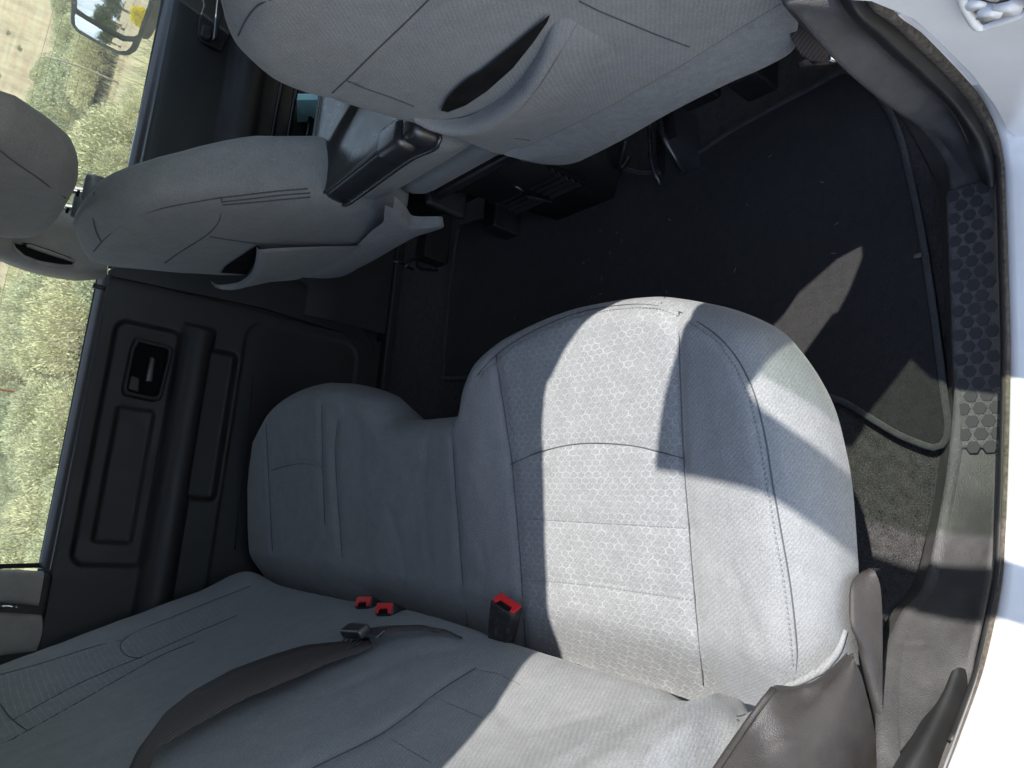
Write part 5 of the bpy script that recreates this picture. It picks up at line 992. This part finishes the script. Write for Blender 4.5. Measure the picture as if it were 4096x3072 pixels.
def brush_mesh(seed, n, rx, rz, leaf, upright=.5):
    """a rounded bush: many thin leafy sprigs pointing outwards and up"""
    rnd = random.Random(seed); V, F = [], []
    lobes = [(rnd.uniform(-.5, .5)*rx, rnd.uniform(-.5, .5)*rx, rnd.uniform(.35, .7)*rz, rnd.uniform(.35, .6)) for _ in range(7)]
    for _ in range(n):
        lx, ly, lz, lr = rnd.choice(lobes); th, ph = rnd.uniform(0, 6.283), math.acos(rnd.uniform(-.35, 1)); rr = rnd.uniform(.35, 1)**.6
        d = Vector((math.sin(ph)*math.cos(th), math.sin(ph)*math.sin(th), math.cos(ph)))
        p = Vector((lx, ly, lz))+Vector((d.x*lr*rx, d.y*lr*rx, d.z*lr*rz))*rr
        if p.z < .02: p.z = rnd.uniform(.02, .2)*rz
        ax = (d*(1-upright)+Vector((0, 0, upright))+Vector((rnd.gauss(0, .35), rnd.gauss(0, .35), rnd.gauss(0, .2)))).normalized()
        sd = ax.cross(Vector((rnd.gauss(0, 1), rnd.gauss(0, 1), rnd.gauss(0, 1)))).normalized()
        L_ = leaf*rnd.uniform(.6, 1.5); w = L_*rnd.uniform(.10, .18); k = len(V)
        V += [p-sd*w, p+sd*w, p+ax*L_*.6+sd*w*.9, p+ax*L_, p+ax*L_*.6-sd*w*.9]; F.append((k, k+1, k+2, k+3, k+4))
    me = bpy.data.meshes.new('crown'); me.from_pydata([tuple(p) for p in V], [], F); me.update(); return me
def stems_mesh(seed, n, rx, rz):
    rnd = random.Random(seed); V, F = [], []
    for _ in range(n):
        a = rnd.uniform(0, 6.283); e = Vector((math.cos(a)*rx*rnd.uniform(.2, .8), math.sin(a)*rx*rnd.uniform(.2, .8), rz*rnd.uniform(.5, 1.0))); s_ = Vector((-math.sin(a), math.cos(a), 0))*.012; k = len(V)
        V += [s_, -s_, e*.5+Vector((0, 0, .08))-s_*.7, e*.5+Vector((0, 0, .08))+s_*.7, e-s_*.3, e+s_*.3]; F += [(k, k+1, k+2, k+3), (k+3, k+2, k+4, k+5)]
    me = bpy.data.meshes.new('stems'); me.from_pydata([tuple(p) for p in V], [], F); me.update(); return me
KIND = [(brush_mesh(3, 22000, .8, .75, .032), stems_mesh(1, 30, .6, .6)), (brush_mesh(8, 20000, .7, .9, .036, .65), stems_mesh(2, 26, .5, .7)), (brush_mesh(15, 22000, .95, .65, .03, .4), stems_mesh(5, 30, .7, .5)), (brush_mesh(21, 8000, .5, .5, .034, .6), stems_mesh(9, 40, .5, .6))]
for c, s_ in KIND: c.materials.append(M['sage']); s_.materials.append(M['wood'])
rnd = random.Random(4)
def bush(x, y, s_, k, label='pale green sagebrush growing in the brush beyond the truck'):
    o = thing('sagebrush', label, 'shrub', group='sagebrush beyond the far windows'); o.location = (x, y, gz(x, y)-.03); o.rotation_euler = (0, 0, rnd.uniform(0, 6.28)); o.scale = (s_, s_, s_*rnd.uniform(.8, 1.15))
    for nm, me in zip(('crown', 'stems'), KIND[k]):
        c = bpy.data.objects.new(nm, me); COL.objects.link(c); c.parent = o
nb = 0
for _ in range(2000):
    if nb >= 190: break
    y = rnd.uniform(9.5, 30); x = rnd.uniform(-.16*y-2, .66*y+2)
    if abs(x/y-.114) < .03 and y < 18.3: continue
    if abs(x/y-.42) < .035 and 12.5 < y < 16.5: continue
    if noise.noise((x*.22, y*.22, 5)) < -.06: continue
    if y > 27 and rnd.random() < .5: continue
    bush(x, y, rnd.uniform(.55, 1.2)*(1 if y > 9 else .75), rnd.choice((0, 0, 1, 1, 2, 2, 3))); nb += 1
for _ in range(26):
    y = rnd.uniform(36, 70); bush(rnd.uniform(.1*y, .66*y), y, rnd.uniform(.3, .6), 3, 'small green tuft on the pale slope above the brush')
# dry grass as one mass
V, F = [], []
for _ in range(52000):
    y = 6+28*rnd.random()**1.0; x = rnd.uniform(-.16*y-2, .66*y+2)
    if rnd.random() > .45+noise.noise((x*.3, y*.3, 1)): continue
    z = gz(x, y); a = rnd.uniform(0, 3.14); h = rnd.uniform(.10, .30); w = .006+.004*(y/12); l = rnd.gauss(0, .08); k = len(V)
    V += [(x-math.cos(a)*w, y-math.sin(a)*w, z-.01), (x+math.cos(a)*w, y+math.sin(a)*w, z-.01), (x+l, y+l*.5, z+h)]; F.append((k, k+1, k+2))
M['straw'] = leafmat('dry_grass', (.42, .42, .22), (.56, .54, .33), (.38, .43, .22))
gr_ = mk('dry_grass', V, F, 'straw', None, False); gr_['kind'] = 'stuff'

# wire fence: rusty steel posts, pale stays and field wire
FN = thing('wire_fence', 'field wire fence on rusty steel posts crossing the brush', 'fence')
def fpt(x): return Vector((x, 17.6-.5*(x-2), 0))
px_ = [-6.9, -2.45, 2.0, 6.45, 10.9]
for x in px_:
    p = fpt(x); z = gz(p.x, p.y); pt_ = prism('post', [(x-.022, p.y, z-.1), (x+.022, p.y, z-.1), (x+.02, p.y, z+1.45), (x-.02, p.y, z+1.45)], (0, .012, 0), 'rust', FN, 0)
    prism('post_web', [(x-.004, p.y-.03, z-.1), (x+.004, p.y-.03, z-.1), (x+.004, p.y-.03, z+1.4), (x-.004, p.y-.03, z+1.4)], (0, .03, 0), 'rust', pt_, 0)
for h in (.12, .24, .36, .48, .62, .78, .95, 1.1, 1.25):
    tube('wire', [fpt(px_[0]+.36*i)+Vector((0, -.02, gz(px_[0]+.36*i, fpt(px_[0]+.36*i).y)+h+.012*math.sin(i*1.3))) for i in range(51)], .0032, 'wire', FN, 4, n=60)
V, F = [], []
for i in range(178):
    x = px_[0]+.1+.1*i; y = fpt(x).y-.02; z = gz(x, y); k = len(V); V += [(x-.0018, y, z+.1), (x+.0018, y, z+.1), (x+.0018, y, z+.98), (x-.0018, y, z+.98)]; F.append((k, k+1, k+2, k+3))
mk('stay_wires', V, F, 'wire', FN, False)
for i in range(9):
    x = -6+2.0*i+rnd.uniform(-.3, .3); fy = fpt(x).y-.06; tube('stick', [(x, fy, gz(x, fy)-.05), (x+.02, fy, gz(x, fy)+.6), (x+rnd.uniform(-.06, .06), fy, gz(x, fy)+1.2)], .018, 'post', FN, 6)

# what the outside mirror shows: a yellow bush, dark junipers and a wooden rail behind the truck
def tree(nm, label, cat, x, y, s_, mat, seed, n=2600):
    o = thing(nm, label, cat); o.location = (x, y, gz(x, y)); o.scale = (s_, s_, s_)
    me = brush_mesh(seed, n, 1.0, 1.5, .16, .3); me.materials.append(M[mat]); c = bpy.data.objects.new('crown', me); COL.objects.link(c); c.parent = o; c.location = (0, 0, .45)
    tube('trunk', [(0, 0, -.1), (.03, .02, .5), (-.02, .05, 1.2)], .09, 'wood', o, 8)
    return o
tree('yellow_bush', 'bright yellow bush reflected in the outside mirror', 'bush', -40, 13.4, .6, 'yel', 31)
for i, (x, y, s_) in enumerate(((-120, 35, 2.1), (-131, 33, 2.5), (-142, 44, 2.4), (-115, 37, 1.6), (-156, 42, 2.6), (-164, 50, 2.4), (-150, 36, 2.2), (-126, 42, 1.5))):
    tree('juniper', 'dark juniper standing on the tan slope behind the truck', 'tree', x, y, s_, 'dgr', 40+i, 1800)['group'] = 'junipers behind the truck'

# lint and grit on the mat and seat
V, F = [], []; rl = random.Random(12)
for i in range(58):
    if i < 38: p = Vector((rl.uniform(.30, .70), rl.uniform(.48, 1.3), .0265))
    else:
        p = Vector((rl.uniform(.0, .16), rl.uniform(1.0, 1.12), .0)); p.z = ctop(p.x, p.y)+.001
    a = rl.uniform(0, 6.28); L_ = rl.uniform(.001, .004); w = .00025; d = Vector((math.cos(a), math.sin(a), 0))*L_; s_ = Vector((-d.y, d.x, 0)).normalized()*w; k = len(V); u = Vector((0, 0, .0006))
    V += [p-d-s_, p-d+s_, p+s_*3+u, p+s_*1+u, p+d-s_, p+d+s_]; F += [(k, k+1, k+2, k+3), (k+3, k+2, k+5, k+4)]
M['lint'] = plain('pale_lint', (.42, .40, .37), .9)
ln_ = mk('lint', V, F, 'lint', None, False); ln_['kind'] = 'stuff'
